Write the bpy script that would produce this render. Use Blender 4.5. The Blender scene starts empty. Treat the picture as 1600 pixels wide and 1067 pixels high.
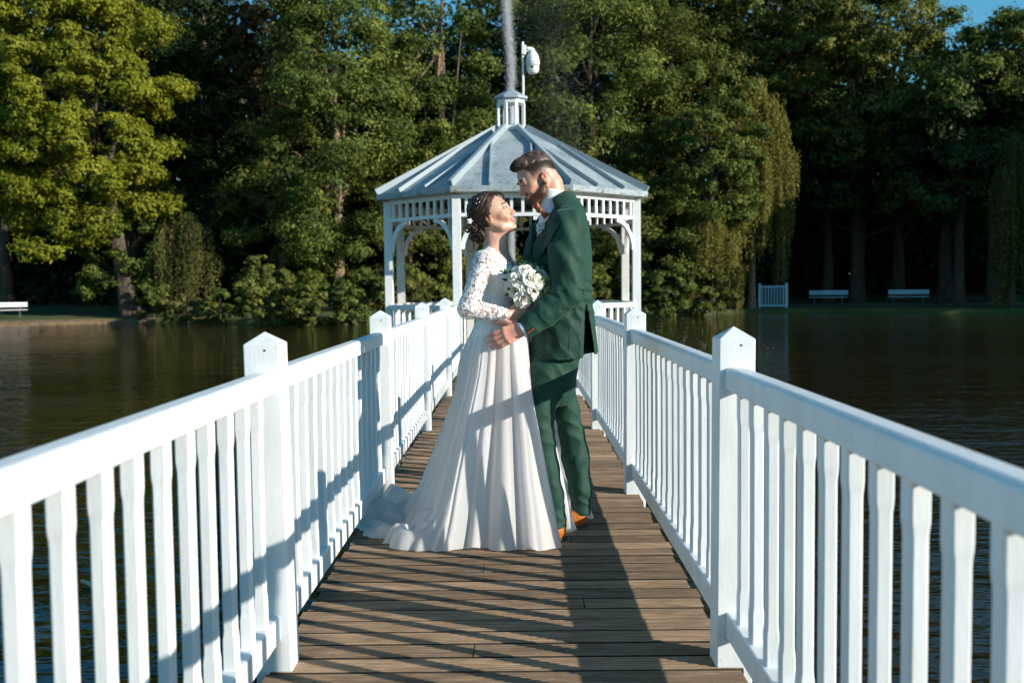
import bpy, math, random
import numpy as np
from mathutils import Vector, Matrix, Euler

random.seed(7)
RNG = np.random.default_rng(7)
scene = bpy.context.scene
COL = scene.collection

# ------------------------------------------------------------------ camera
CAM_LOC = Vector((0.055, 0.0, 1.22))
F_PX = 1556.0
cam_data = bpy.data.cameras.new('camera')
cam_data.sensor_width = 36.0
cam_data.lens = 35.01
cam_data.clip_start = 0.05
cam_data.clip_end = 3000
cam_data.dof.use_dof = True
cam_data.dof.focus_distance = 4.75
cam_data.dof.aperture_fstop = 3.5
cam = bpy.data.objects.new('camera', cam_data)
COL.objects.link(cam)
PITCH, YAW, ROLL = math.atan(89.5 / F_PX), math.atan(8 / F_PX), math.radians(0.65)
CAM_R = (Matrix.Rotation(YAW, 4, 'Z') @ Matrix.Rotation(math.pi / 2 - PITCH, 4, 'X') @ Matrix.Rotation(-ROLL, 4, 'Z'))
cam.matrix_world = Matrix.Translation(CAM_LOC) @ CAM_R
scene.camera = cam

# ------------------------------------------------------------------ sky, sun, exposure
SUN_EL = math.radians(18.7)
SUN_DIR = Vector((math.cos(SUN_EL) * 0.894, -math.cos(SUN_EL) * 0.447, math.sin(SUN_EL)))
world = bpy.data.worlds.new('World')
scene.world = world
world.use_nodes = True
wn = world.node_tree
wn.nodes.clear()
w_out = wn.nodes.new('ShaderNodeOutputWorld')
w_bg = wn.nodes.new('ShaderNodeBackground')
w_sky = wn.nodes.new('ShaderNodeTexSky')
w_sky.sky_type = 'NISHITA'
w_sky.sun_disc = False
w_sky.sun_elevation = SUN_EL
w_sky.sun_rotation = math.atan2(SUN_DIR.x, SUN_DIR.y)
w_sky.air_density = 1.0
w_sky.dust_density = 0.1
w_sky.ozone_density = 4.0
w_bg.inputs['Strength'].default_value = 0.118
w_hs = wn.nodes.new('ShaderNodeHueSaturation')
w_hs.inputs['Hue'].default_value = 0.477
w_hs.inputs['Saturation'].default_value = 1.2
wn.links.new(w_sky.outputs[0], w_hs.inputs['Color'])
wn.links.new(w_hs.outputs[0], w_bg.inputs[0])
wn.links.new(w_bg.outputs[0], w_out.inputs[0])

sun_data = bpy.data.lights.new('sun', 'SUN')
sun_data.energy = 5.0
sun_data.angle = math.radians(0.5)
sun_data.color = (1.0, 0.93, 0.82)
sun = bpy.data.objects.new('sun', sun_data)
sun.rotation_euler = SUN_DIR.to_track_quat('Z', 'Y').to_euler()
COL.objects.link(sun)

scene.view_settings.view_transform = 'Standard'
scene.view_settings.look = 'None'
scene.view_settings.exposure = 0.46
scene.view_settings.gamma = 1.0
scene.render.engine = 'CYCLES'
scene.cycles.max_bounces = 6
scene.cycles.transparent_max_bounces = 12
scene.cycles.caustics_reflective = False
scene.cycles.caustics_refractive = False
scene.cycles.use_denoising = True
scene.cycles.pixel_filter_type = "BLACKMAN_HARRIS"
scene.cycles.filter_width = 1.3

# ------------------------------------------------------------------ helpers
def P(x, y, Y):
    """point of the plane at depth Y seen at photo pixel (x, y) (photo 1600 wide)"""
    d = CAM_R.to_3x3() @ Vector(((x - 800) / F_PX, -(y - 533.5) / F_PX, -1))
    t = (Y - CAM_LOC.y) / d.y
    return CAM_LOC + d * t

def G(x, y, z=0.0):
    """point of the level z seen at photo pixel (x, y)"""
    d = CAM_R.to_3x3() @ Vector(((x - 800) / F_PX, -(y - 533.5) / F_PX, -1))
    return CAM_LOC + d * ((z - CAM_LOC.z) / d.z)

def tag(o, label=None, cat=None, group=None, kind=None):
    if label: o['label'] = label
    if cat: o['category'] = cat
    if group: o['group'] = group
    if kind: o['kind'] = kind
    return o

def empty(name, loc=(0, 0, 0), rz=0.0, parent=None, **kw):
    o = bpy.data.objects.new(name, None)
    o.location = loc
    o.rotation_euler = (0, 0, rz)
    o.empty_display_size = 0.2
    COL.objects.link(o)
    if parent: o.parent = parent
    return tag(o, **kw)

def link_mesh(name, me, mat, parent=None, loc=None, rot=None, smooth=False):
    o = bpy.data.objects.new(name, me)
    COL.objects.link(o)
    if mat and not me.materials: me.materials.append(mat)
    if parent: o.parent = parent
    if loc is not None: o.location = loc
    if rot is not None: o.rotation_euler = rot
    if smooth:
        me.polygons.foreach_set('use_smooth', np.ones(len(me.polygons), bool))
    return o

def np_mesh(name, V, Fc, attrs=None, smooth=False):
    """fast mesh from arrays: V (n,3), Fc (m,k) all faces of k corners"""
    V = np.asarray(V, np.float32); Fc = np.asarray(Fc, np.int32)
    me = bpy.data.meshes.new(name)
    me.vertices.add(len(V)); me.vertices.foreach_set('co', V.ravel())
    m, k = Fc.shape
    me.loops.add(m * k); me.loops.foreach_set('vertex_index', Fc.ravel())
    me.polygons.add(m)
    me.polygons.foreach_set('loop_start', np.arange(0, m * k, k, dtype=np.int32))
    if smooth: me.polygons.foreach_set('use_smooth', np.ones(m, bool))
    for an, (dom, typ, arr) in (attrs or {}).items():
        a = me.attributes.new(an, typ, dom)
        a.data.foreach_set('color' if 'COLOR' in typ else 'value', np.asarray(arr, np.float32).ravel())
    me.update(calc_edges=True)
    me.validate()
    return me

class MB:
    """collects shapes into one mesh"""
    def __init__(s): s.v = []; s.f = []
    def add(s, vs, fs):
        b = len(s.v); s.v += [tuple(p) for p in vs]; s.f += [tuple(i + b for i in f) for f in fs]; return s
    def box(s, a, b, ch=0.0):
        (x0, y0, z0), (x1, y1, z1) = a, b
        if ch <= 0:
            vs = [(x0,y0,z0),(x1,y0,z0),(x1,y1,z0),(x0,y1,z0),(x0,y0,z1),(x1,y0,z1),(x1,y1,z1),(x0,y1,z1)]
            fs = [(0,3,2,1),(4,5,6,7),(0,1,5,4),(1,2,6,5),(2,3,7,6),(3,0,4,7)]
            return s.add(vs, fs)
        return s.prism([(x0+ch,y0),(x1-ch,y0),(x1,y0+ch),(x1,y1-ch),(x1-ch,y1),(x0+ch,y1),(x0,y1-ch),(x0,y0+ch)], z0, z1)
    def prism(s, pts, z0, z1):
        n = len(pts)
        vs = [(x, y, z0) for x, y in pts] + [(x, y, z1) for x, y in pts]
        fs = [tuple(range(n - 1, -1, -1)), tuple(range(n, 2 * n))]
        fs += [(i, (i + 1) % n, n + (i + 1) % n, n + i) for i in range(n)]
        return s.add(vs, fs)
    def loft(s, rings, cap=True):
        n = len(rings[0]); vs = [p for r in rings for p in r]; fs = []
        for j in range(len(rings) - 1):
            for i in range(n):
                fs.append((j*n+i, j*n+(i+1) % n, (j+1)*n+(i+1) % n, (j+1)*n+i))
        if cap:
            fs.append(tuple(range(n - 1, -1, -1))); k = (len(rings) - 1) * n
            fs.append(tuple(range(k, k + n)))
        return s.add(vs, fs)
    def beam(s, a, b, w, h, up=(0, 0, 1), ch=0.0):
        """bar from a to b, w wide sideways, h high"""
        a, b = Vector(a), Vector(b); d = (b - a).normalized(); up = Vector(up)
        sd = d.cross(up).normalized(); u = sd.cross(d).normalized()
        if ch: pr = [(-w/2+ch,-h/2),(w/2-ch,-h/2),(w/2,-h/2+ch),(w/2,h/2-ch),(w/2-ch,h/2),(-w/2+ch,h/2),(-w/2,h/2-ch),(-w/2,-h/2+ch)]
        else: pr = [(-w/2,-h/2),(w/2,-h/2),(w/2,h/2),(-w/2,h/2)]
        pr = pr[::-1]
        return s.loft([[a + sd*x + u*y for x, y in pr], [b + sd*x + u*y for x, y in pr]])
    def tube(s, pts, rad, n=8):
        pts = [Vector(p) for p in pts]
        if not hasattr(rad, '__len__'): rad = [rad] * len(pts)
        rings = []; ref = None
        for i, p in enumerate(pts):
            d = (pts[min(i+1, len(pts)-1)] - pts[max(i-1, 0)]).normalized()
            if ref is None:
                ref = d.orthogonal().normalized()
            ref = (ref - d * ref.dot(d)).normalized(); bi = d.cross(ref)
            rings.append([p + (ref*math.cos(t) + bi*math.sin(t))*rad[i] for t in [2*math.pi*k/n for k in range(n)]])
        return s.loft(rings)
    def lathe(s, prof, n=16, c=(0, 0, 0)):
        """prof: (r, z) list from bottom to top"""
        rings = [[(c[0]+max(r, 1e-4)*math.cos(2*math.pi*k/n), c[1]+max(r, 1e-4)*math.sin(2*math.pi*k/n), c[2]+z) for k in range(n)] for r, z in prof]
        return s.loft(rings)
    def mesh(s, name):
        me = bpy.data.meshes.new(name); me.from_pydata(s.v, [], s.f); me.update(); return me
    def obj(s, name, mat, parent=None, smooth=False, **kw):
        return tag(link_mesh(name, s.mesh(name), mat, parent, smooth=smooth), **kw)

def bevel(o, w=0.003, seg=2):
    m = o.modifiers.new('bevel', 'BEVEL'); m.width = w; m.segments = seg; m.limit_method = 'ANGLE'; m.angle_limit = math.radians(40)
    return o

# ------------------------------------------------------------------ materials
def new_mat(name):
    m = bpy.data.materials.new(name); m.use_nodes = True
    nt = m.node_tree; nt.nodes.clear()
    out = nt.nodes.new('ShaderNodeOutputMaterial'); b = nt.nodes.new('ShaderNodeBsdfPrincipled')
    nt.links.new(b.outputs[0], out.inputs[0])
    return m, nt, b, out

def N(nt, t, **kw):
    n = nt.nodes.new(t)
    for k, v in kw.items():
        if k.startswith('i_'): n.inputs[k[2:].replace('_', ' ')].default_value = v
        else: setattr(n, k, v)
    return n

def ramp(nt, fac, stops):
    r = nt.nodes.new('ShaderNodeValToRGB'); els = r.color_ramp.elements
    while len(els) < len(stops): els.new(0.5)
    for e, (p, c) in zip(els, stops):
        e.position = p; e.color = (*c, 1) if len(c) == 3 else c
    nt.links.new(fac, r.inputs[0]); return r.outputs[0]

def coords(nt, scale=(1, 1, 1), obj=True):
    tc = nt.nodes.new('ShaderNodeTexCoord'); mp = nt.nodes.new('ShaderNodeMapping')
    mp.inputs['Scale'].default_value = scale
    nt.links.new(tc.outputs['Object' if obj else 'Generated'], mp.inputs[0]); return mp.outputs[0]

def gcoords(nt, scale=(1, 1, 1)):
    g = nt.nodes.new('ShaderNodeNewGeometry'); mp = nt.nodes.new('ShaderNodeMapping')
    mp.inputs['Scale'].default_value = scale
    nt.links.new(g.outputs['Position'], mp.inputs[0]); return mp.outputs[0]

def noise(nt, vec, scale, detail=3, rough=0.5):
    n = N(nt, 'ShaderNodeTexNoise'); n.inputs['Scale'].default_value = scale
    n.inputs['Detail'].default_value = detail; n.inputs['Roughness'].default_value = rough
    nt.links.new(vec, n.inputs['Vector']); return n.outputs['Fac']

def bump(nt, b, h, strength=0.3, dist=0.01):
    n = N(nt, 'ShaderNodeBump'); n.inputs['Strength'].default_value = strength; n.inputs['Distance'].default_value = dist
    nt.links.new(h, n.inputs['Height']); nt.links.new(n.outputs[0], b.inputs['Normal']); return n

def simple(name, c, rough=0.6, metal=0.0, spec=0.5, nscale=0, namp=0.0, bstr=0.0):
    m, nt, b, out = new_mat(name)
    b.inputs['Base Color'].default_value = (*c, 1); b.inputs['Roughness'].default_value = rough
    b.inputs['Metallic'].default_value = metal; b.inputs['Specular IOR Level'].default_value = spec
    if nscale:
        f = noise(nt, gcoords(nt), nscale, 4)
        lo = tuple(x * (1 - namp) for x in c); hi = tuple(min(1, x * (1 + namp)) for x in c)
        nt.links.new(ramp(nt, f, [(0.3, lo), (0.7, hi)]), b.inputs['Base Color'])
        if bstr: bump(nt, b, f, bstr)
    return m

def paint_mat(name, c, dirt=(0.42, 0.38, 0.30)):
    m, nt, b, out = new_mat(name)
    v = gcoords(nt)
    big = noise(nt, gcoords(nt, (1, 1, 0.35)), 9, 4, 0.6)
    fine = noise(nt, gcoords(nt, (1, 1, 0.15)), 120, 3, 0.6)
    spots = noise(nt, v, 30, 4, 0.7)
    mul = tuple(x * 0.9 for x in c)
    base = ramp(nt, big, [(0.35, mul), (0.6, c)])
    mx = N(nt, 'ShaderNodeMix', data_type='RGBA'); nt.links.new(base, mx.inputs[6])
    mx.inputs[7].default_value = (*dirt, 1)
    fac = ramp(nt, spots, [(0.66, (0, 0, 0)), (0.76, (0.6, 0.6, 0.6))])
    nt.links.new(fac, mx.inputs[0]); nt.links.new(mx.outputs[2], b.inputs['Base Color'])
    b.inputs['Roughness'].default_value = 0.42
    bump(nt, b, fine, 0.22, 0.003)
    return m

WHITE = paint_mat('white_paint', (0.77, 0.80, 0.80))
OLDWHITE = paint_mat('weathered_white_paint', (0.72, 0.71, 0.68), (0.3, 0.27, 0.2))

def wood_mat():
    m, nt, b, out = new_mat('weathered_decking')
    oi = N(nt, 'ShaderNodeObjectInfo')
    g = N(nt, 'ShaderNodeNewGeometry')
    ad = N(nt, 'ShaderNodeVectorMath', operation='ADD'); cmb = N(nt, 'ShaderNodeCombineXYZ')
    ml = N(nt, 'ShaderNodeMath', operation='MULTIPLY'); ml.inputs[1].default_value = 37.0
    nt.links.new(oi.outputs['Random'], ml.inputs[0]); nt.links.new(ml.outputs[0], cmb.inputs[0])
    nt.links.new(g.outputs['Position'], ad.inputs[0]); nt.links.new(cmb.outputs[0], ad.inputs[1])
    mp = N(nt, 'ShaderNodeMapping'); mp.inputs['Scale'].default_value = (1.6, 30, 30); nt.links.new(ad.outputs[0], mp.inputs[0])
    grain = noise(nt, mp.outputs[0], 5, 8, 0.62)
    c1 = ramp(nt, grain, [(0.15, (0.10, 0.066, 0.042)), (0.5, (0.245, 0.165, 0.103)), (0.85, (0.43, 0.315, 0.21))])
    mp2 = N(nt, 'ShaderNodeMapping'); mp2.inputs['Scale'].default_value = (1, 3, 1); nt.links.new(ad.outputs[0], mp2.inputs[0])
    blot = noise(nt, mp2.outputs[0], 3.5, 5, 0.65)
    hs = N(nt, 'ShaderNodeHueSaturation'); nt.links.new(c1, hs.inputs['Color'])
    mr = N(nt, 'ShaderNodeMapRange'); mr.inputs[1].default_value = 0.3; mr.inputs[2].default_value = 0.7
    mr.inputs[3].default_value = 0.62; mr.inputs[4].default_value = 1.25
    nt.links.new(blot, mr.inputs[0])
    m2 = N(nt, 'ShaderNodeMapRange'); m2.inputs[3].default_value = 0.66; m2.inputs[4].default_value = 1.25
    nt.links.new(oi.outputs['Random'], m2.inputs[0])
    mm = N(nt, 'ShaderNodeMath', operation='MULTIPLY'); nt.links.new(mr.outputs[0], mm.inputs[0]); nt.links.new(m2.outputs[0], mm.inputs[1])
    nt.links.new(mm.outputs[0], hs.inputs['Value'])
    # pale flecks and splinters
    fl = noise(nt, gcoords(nt, (10, 60, 10)), 3, 3, 0.7)
    mx = N(nt, 'ShaderNodeMix', data_type='RGBA'); nt.links.new(hs.outputs[0], mx.inputs[6])
    mx.inputs[7].default_value = (0.48, 0.38, 0.28, 1)
    nt.links.new(ramp(nt, fl, [(0.66, (0, 0, 0)), (0.76, (0.6, 0.6, 0.6))]), mx.inputs[0])
    nt.links.new(mx.outputs[2], b.inputs['Base Color'])
    b.inputs['Roughness'].default_value = 0.75
    b.inputs['Specular IOR Level'].default_value = 0.3
    bump(nt, b, grain, 0.3, 0.002)
    return m
DECK = wood_mat()
DECK_EDGE = simple('dark_board_edge', (0.022, 0.018, 0.012), 0.9, nscale=25, namp=0.5)  # darker colour for the long side faces, marks the joints between boards
BEAM_WOOD = simple('mossy_beam_wood', (0.07, 0.065, 0.03), 0.8, nscale=8, namp=0.5)

def unit(a): return a / (np.linalg.norm(a, axis=-1, keepdims=True) + 1e-9)
# ------------------------------------------------------------------ water, banks
WATER_Z = -0.62
def water_mat():
    m, nt, b, out = new_mat('lake_water')
    b.inputs['Base Color'].default_value = (0.020, 0.016, 0.006, 1)
    b.inputs['Roughness'].default_value = 0.035
    b.inputs['IOR'].default_value = 1.333
    b.inputs['Specular IOR Level'].default_value = 0.5
    v1 = gcoords(nt, (0.55, 1.0, 1)); a = noise(nt, v1, 1.5, 4, 0.55)
    v2 = gcoords(nt, (0.6, 1.5, 1)); c = noise(nt, v2, 7.0, 3, 0.5)
    pa = noise(nt, gcoords(nt, (0.4, 1, 1)), 0.12, 2, 0.5)
    mr = N(nt, 'ShaderNodeMapRange'); mr.inputs[1].default_value = 0.35; mr.inputs[2].default_value = 0.65
    mr.inputs[3].default_value = 0.10; mr.inputs[4].default_value = 0.42
    nt.links.new(pa, mr.inputs[0])
    mu = N(nt, 'ShaderNodeMath', operation='MULTIPLY'); nt.links.new(c, mu.inputs[0]); nt.links.new(mr.outputs[0], mu.inputs[1])
    s = N(nt, 'ShaderNodeMath', operation='ADD'); nt.links.new(a, s.inputs[0]); nt.links.new(mu.outputs[0], s.inputs[1])
    bump(nt, b, s.outputs[0], 0.55, 0.10)
    return m
WATER = water_mat()
me = np_mesh('water', [(-220, -220, WATER_Z), (220, -220, WATER_Z), (220, 120, WATER_Z), (-220, 120, WATER_Z)], [(0, 1, 2, 3)])
tag(link_mesh('water', me, WATER), kind='structure')

def grass_mat():
    m, nt, b, out = new_mat('lawn_grass')
    a = noise(nt, gcoords(nt), 0.35, 5, 0.6); c = noise(nt, gcoords(nt), 14, 4, 0.7)
    s = N(nt, 'ShaderNodeMath', operation='ADD'); nt.links.new(a, s.inputs[0]); nt.links.new(c, s.inputs[1])
    h = N(nt, 'ShaderNodeMath', operation='MULTIPLY'); h.inputs[1].default_value = 0.5; nt.links.new(s.outputs[0], h.inputs[0])
    nt.links.new(ramp(nt, h.outputs[0], [(0.35, (0.030, 0.045, 0.010)), (0.5, (0.06, 0.085, 0.018)), (0.65, (0.12, 0.12, 0.035))]), b.inputs['Base Color'])
    b.inputs['Roughness'].default_value = 0.9
    bump(nt, b, c, 0.9, 0.06)
    return m
GRASS = grass_mat()
PATH = simple('path_gravel', (0.30, 0.23, 0.15), 0.95, nscale=6, namp=0.35, bstr=0.4)
BANK = simple('bank_edge', (0.13, 0.09, 0.05), 0.95, nscale=5, namp=0.5, bstr=0.6)

# far shoreline as seen from the bridge: (photo x, photo y) on the water level
SHORE = [(-900, 530), (-500, 520), (-200, 512), (0, 509), (120, 506), (240, 503), (340, 505), (430, 508), (560, 507), (700, 502),
         (860, 497), (1000, 494), (1090, 492), (1150, 490), (1260, 489), (1400, 489), (1600, 489), (1800, 489), (2200, 492)]
shore = [G(x, y, WATER_Z) for x, y in SHORE]
def ground():
    V = []; Fc = []
    prof = [(0, -0.9), (0.02, -0.42), (0.5, -0.36), (3, -0.30), (8, -0.2), (20, 0.1), (60, 1.0), (400, 3)]
    n = len(shore)
    for i, p in enumerate(shore):
        d = (Vector((p.x, p.y, 0)) - Vector((CAM_LOC.x, 0, 0))).normalized()
        for j, (o, z) in enumerate(prof):
            w = RNG.normal(0, 0.12) if j in (0, 1) else 0
            V.append((p.x + d.x * (o + w), p.y + d.y * (o + w), z))
    k = len(prof)
    for i in range(n - 1):
        for j in range(k - 1):
            Fc.append((i*k+j, (i+1)*k+j, (i+1)*k+j+1, i*k+j+1))
    me = np_mesh('ground', V, Fc, smooth=False)
    tag(link_mesh('ground', me, GRASS), kind='structure')
ground()
# shore strip of bare earth along the water on the left, path on the right
def strip(name, mat, pts, w, z, up=0.12):
    V = []; Fc = []
    for i, (x, y) in enumerate(pts):
        p = G(x, y, WATER_Z); d = Vector((p.x - CAM_LOC.x, p.y, 0)).normalized()
        for t, zz in ((0, z - 0.35), (0.03, z), (w, z + up)):
            V.append((p.x + d.x * t, p.y + d.y * t, zz))
    for i in range(len(pts) - 1):
        for j in range(2):
            Fc.append((i*3+j, (i+1)*3+j, (i+1)*3+j+1, i*3+j+1))
    tag(link_mesh(name, np_mesh(name, V, Fc), mat), kind='structure')
strip('shore_edge', BANK, [(-200, 513), (0, 510), (60, 508.5), (120, 507), (180, 505), (240, 504.2)], 1.2, -0.50, 0.14)
def path():
    V = []; Fc = []
    for i, x in enumerate(range(1180, 2000, 60)):
        for z0, o in ((-0.262, 4.6), (-0.235, 6.3)):
            p = G(x, 489, WATER_Z); d = Vector((p.x - CAM_LOC.x, p.y, 0)).normalized()
            V.append((p.x + d.x * o, p.y + d.y * o, z0))
    for i in range(len(V) // 2 - 1):
        Fc.append((2*i, 2*i+2, 2*i+3, 2*i+1))
    tag(link_mesh('path', np_mesh('path', V, Fc), PATH), kind='structure')
path()
# near bank behind the camera, where the bridge starts
me = np_mesh('near_bank', [(-60, -40, -0.12), (60, -40, -0.12), (60, -4.2, -0.12), (-60, -4.2, -0.12), (60, -3.6, -0.9), (-60, -3.6, -0.9)],
             [(0, 1, 2, 3), (3, 2, 4, 5)])
tag(link_mesh('near_bank', me, GRASS), kind='structure')

# ------------------------------------------------------------------ footbridge deck
bridge = empty('footbridge', (0, 0, 0), label='narrow wooden footbridge with ribbed brown cross planks leading to the gazebo', cat='footbridge')
HALF = 0.75
def plank_profile(w=0.1065, t=0.028):
    pts = [(-w/2 + .003, -t), (w/2 - .003, -t), (w/2, -t + .003), (w/2, -.006)]
    n = 7; g = w / n; top = []
    for k in range(n):
        x0 = w/2 - k * g
        top += [(x0 - g*0.14, 0.0), (x0 - g*0.52, 0.0), (x0 - g*0.64, -0.0030), (x0 - g*0.96, -0.0030)]
    return pts + top + [(-w/2 + .002, -.002), (-w/2, -.006), (-w/2, -t + .003)]
def plank_mesh(x0, x1):
    pr = plank_profile(); m = MB()
    m.loft([[(x0, y, z) for y, z in pr[::-1]], [(x1, y, z) for y, z in pr[::-1]]][::1])
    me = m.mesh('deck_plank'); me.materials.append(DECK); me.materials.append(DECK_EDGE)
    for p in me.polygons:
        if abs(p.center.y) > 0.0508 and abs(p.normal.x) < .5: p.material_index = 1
    return me
full = [plank_mesh(-HALF - 0.012, HALF - 0.01), plank_mesh(-HALF, HALF), plank_mesh(-HALF + 0.008, HALF + 0.012)]
half = [(plank_mesh(-HALF, -0.103), plank_mesh(-0.099, HALF)), (plank_mesh(-HALF, 0.298), plank_mesh(0.302, HALF))]
PITCHB = 0.1205
yb = -3.6; k = 0
while yb < 13.62:
    z = -0.001 + RNG.uniform(-0.0016, 0.0016); r = RNG.uniform(-0.0022, 0.0022)
    if k % 4 == 1:
        for me in half[(k // 4) % 2]: link_mesh('deck_plank', me, DECK, bridge, (0, yb, z), (RNG.uniform(-.006, .006), 0, r))
    else:
        link_mesh('deck_plank', full[k % 3], DECK, bridge, (0, yb, z), (RNG.uniform(-.006, .006), 0, r))
    yb += PITCHB; k += 1
for x in (-0.70, -0.25, 0.25, 0.70):
    MB().box((x - 0.04, -3.6, -0.19), (x + 0.04, 13.6, -0.033)).obj('joist', BEAM_WOOD, bridge)
for y in np.arange(0.56 - 2.6, 13, 2.6):
    for x in (-0.62, 0.62):
        MB().tube([(x, y, -1.6), (x, y, -0.192)], 0.08, 12).obj('pile', BEAM_WOOD, bridge)

# ------------------------------------------------------------------ railings
def rail_profile(w=0.068, h=0.070, r=0.016):
    # rounded upper edges, bevelled lower ones; (side, height)
    pts = [(-w/2 + .004, -h/2), (w/2 - .004, -h/2), (w/2, -h/2 + .004)]
    for a in (0, 30, 60, 90): pts.append((w/2 - r + r*math.cos(math.radians(a)), h/2 - r + r*math.sin(math.radians(a))))
    for a in (90, 120, 150, 180): pts.append((-w/2 + r + r*math.cos(math.radians(a)), h/2 - r + r*math.sin(math.radians(a))))
    pts.append((-w/2, -h/2 + .004)); return pts
def baluster_mesh(z0=0.172, z1=0.888, sx=0.036, sy=0.046, nx=0.0318, ny=0.0425):
    def ring(z, w, d, ch):
        return [(-w/2+ch, -d/2, z), (w/2-ch, -d/2, z), (w/2, -d/2+ch, z), (w/2, d/2-ch, z), (w/2-ch, d/2, z), (-w/2+ch, d/2, z), (-w/2, d/2-ch, z), (-w/2, -d/2+ch, z)]
    zs = [(z0, 0), (z0+.085, 0), (z0+.097, .25), (z0+.109, .8), (z0+.122, 1), (z1-.112, 1), (z1-.099, .8), (z1-.087, .25), (z1-.075, 0), (z1, 0)]
    return MB().loft([ring(z, sx+(nx-sx)*t, sy+(ny-sy)*t, 0.0035+0.001*t) for z, t in zs]).mesh('baluster')
BAL = baluster_mesh()
def post_mesh(w=0.114):
    c = 0.004; h = w/2
    sq = lambda e, z: [(-h+c+e, -h+e, z), (h-c-e, -h+e, z), (h-e, -h+c+e, z), (h-e, h-c-e, z), (h-c-e, h-e, z), (-h+c+e, h-e, z), (-h+e, h-c-e, z), (-h+e, -h+c+e, z)]
    m = MB(); rings = [sq(0, -0.34), sq(0, 1.040), sq(0.002, 1.0425)]
    rings.append([(x * 0.02, y * 0.02, 1.078) for x, y, z in sq(0, 0)])
    m.loft(rings); return m.mesh('post')
POSTM = post_mesh()
NAIL = simple('dark_screw_hole', (0.05, 0.04, 0.03), 0.7)
for side, lab in ((-1, 'white wooden bridge railing whose inner face is sunlit, ending at the gazebo'), (1, 'white wooden bridge railing with shaded inner faces behind the groom')):
    rl = empty('bridge_railing', (side * 0.732, 0, 0), label=lab, cat='railing', group='railings along the footbridge')
    rx = side * 0.006
    for k in range(-1, 6):
        y = 0.56 + 2.6 * k
        if k < 5:
            po = link_mesh('post', POSTM, WHITE, rl, (RNG.uniform(-.003, .003), y, 0), (RNG.uniform(-.004, .004), RNG.uniform(-.004, .004) + (-0.011 if (side < 0 and k == 1) else 0.004 * side), 0))
            for (hx, hz) in ((0.012, 1.022), (-0.03, 0.90), (0.02, 0.915), (-0.02, 0.145)):
                MB().tube([(hx, -0.0585, hz), (hx, -0.0562, hz)], 0.0035, 8).obj('screw_head', NAIL, po)
    for k in range(-1, 5):
        y0 = 0.56 + 2.6 * k + 0.057; y1 = 0.56 + 2.6 * (k + 1) - 0.057
        if k == 4: y1 = 13.56
        for nm, zc, h, w in (('top_rail', 0.920, 0.070, 0.068), ('bottom_rail', 0.136, 0.082, 0.060)):
            pr = rail_profile(w, h, 0.016 if nm == 'top_rail' else 0.006)
            dz = RNG.uniform(-.003, .003)
            MB().loft([[(rx + a, y0, zc + b) for a, b in pr[::-1]], [(rx + a, y1, zc + b + dz) for a, b in pr[::-1]]]).obj(nm, WHITE, rl)
        for j in range(1, 16):
            y = 0.56 + 2.6 * k + 0.1625 * j
            if y > 13.5: continue
            link_mesh('baluster', BAL, WHITE, rl, (rx + RNG.uniform(-.0015, .0015), y + RNG.uniform(-.003, .003), 0), (0, 0, RNG.uniform(-.05, .05)))

# ------------------------------------------------------------------ gazebo
GC = Vector((0.0, 15.5, 0.0)); RP = 1.975
ROOF = simple('painted_metal_roof', (0.50, 0.55, 0.58), 0.45, 0.0, 0.5)
def roof_mat():
    m, nt, b, out = new_mat('weathered_roof_sheet')
    a = noise(nt, gcoords(nt, (1, 1, 1)), 3.0, 6, 0.65); c = noise(nt, gcoords(nt, (1, 1, 1)), 18, 4, 0.7)
    s = N(nt, 'ShaderNodeMath', operation='ADD'); nt.links.new(a, s.inputs[0]); nt.links.new(c, s.inputs[1])
    h = N(nt, 'ShaderNodeMath', operation='MULTIPLY'); h.inputs[1].default_value = 0.5; nt.links.new(s.outputs[0], h.inputs[0])
    nt.links.new(ramp(nt, h.outputs[0], [(0.36, (0.13, 0.17, 0.19)), (0.47, (0.26, 0.31, 0.33)), (0.62, (0.37, 0.42, 0.44))]), b.inputs['Base Color'])
    b.inputs['Roughness'].default_value = 0.5; bump(nt, b, c, 0.1, 0.01); return m
ROOFM = roof_mat()
SEAM = simple('dark_seam_metal', (0.30, 0.36, 0.39), 0.45)
gz = empty('gazebo', GC, label='white octagonal wooden gazebo with grey seamed roof at the end of the bridge', cat='gazebo')
def oc(k, r, z): # corner k of the octagon, flat side towards the camera (corner 0 = front right)
    a = math.radians(-67.5 + 45 * k); return Vector((r * math.cos(a), r * math.sin(a), z))
# floor boards across the octagon
y = -RP * 0.924 - 0.06
while y < 1.95:
    hw = min(2.0, (2.10 * 1.0824 - abs(y) * 1.0) if abs(y) > 2.10*0.4142*0.9 else 1.95)
    hw = min(1.95, (1.95 * math.sqrt(2) - abs(y + 0.06)))
    me = plank_mesh(-hw, hw)
    link_mesh('floor_board', me, DECK, gz, (0, y + 0.115, -0.004 + RNG.uniform(-.001, .001)))
    y += PITCHB
MB().prism([(oc(k, 2.05, 0).x, oc(k, 2.05, 0).y) for k in range(8)], -0.16, -0.04).obj('floor_frame', BEAM_WOOD, gz)
for k in range(8):
    p = oc(k, 1.8, 0); MB().tube([(p.x, p.y, -1.6), (p.x, p.y, -0.165)], 0.09, 10).obj('pile', BEAM_WOOD, gz)
def on_side(k, m_fn): # frame of side k: a -> b, inward normal
    a, b = oc(k, RP, 0), oc(k + 1, RP, 0); return a, b
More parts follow.
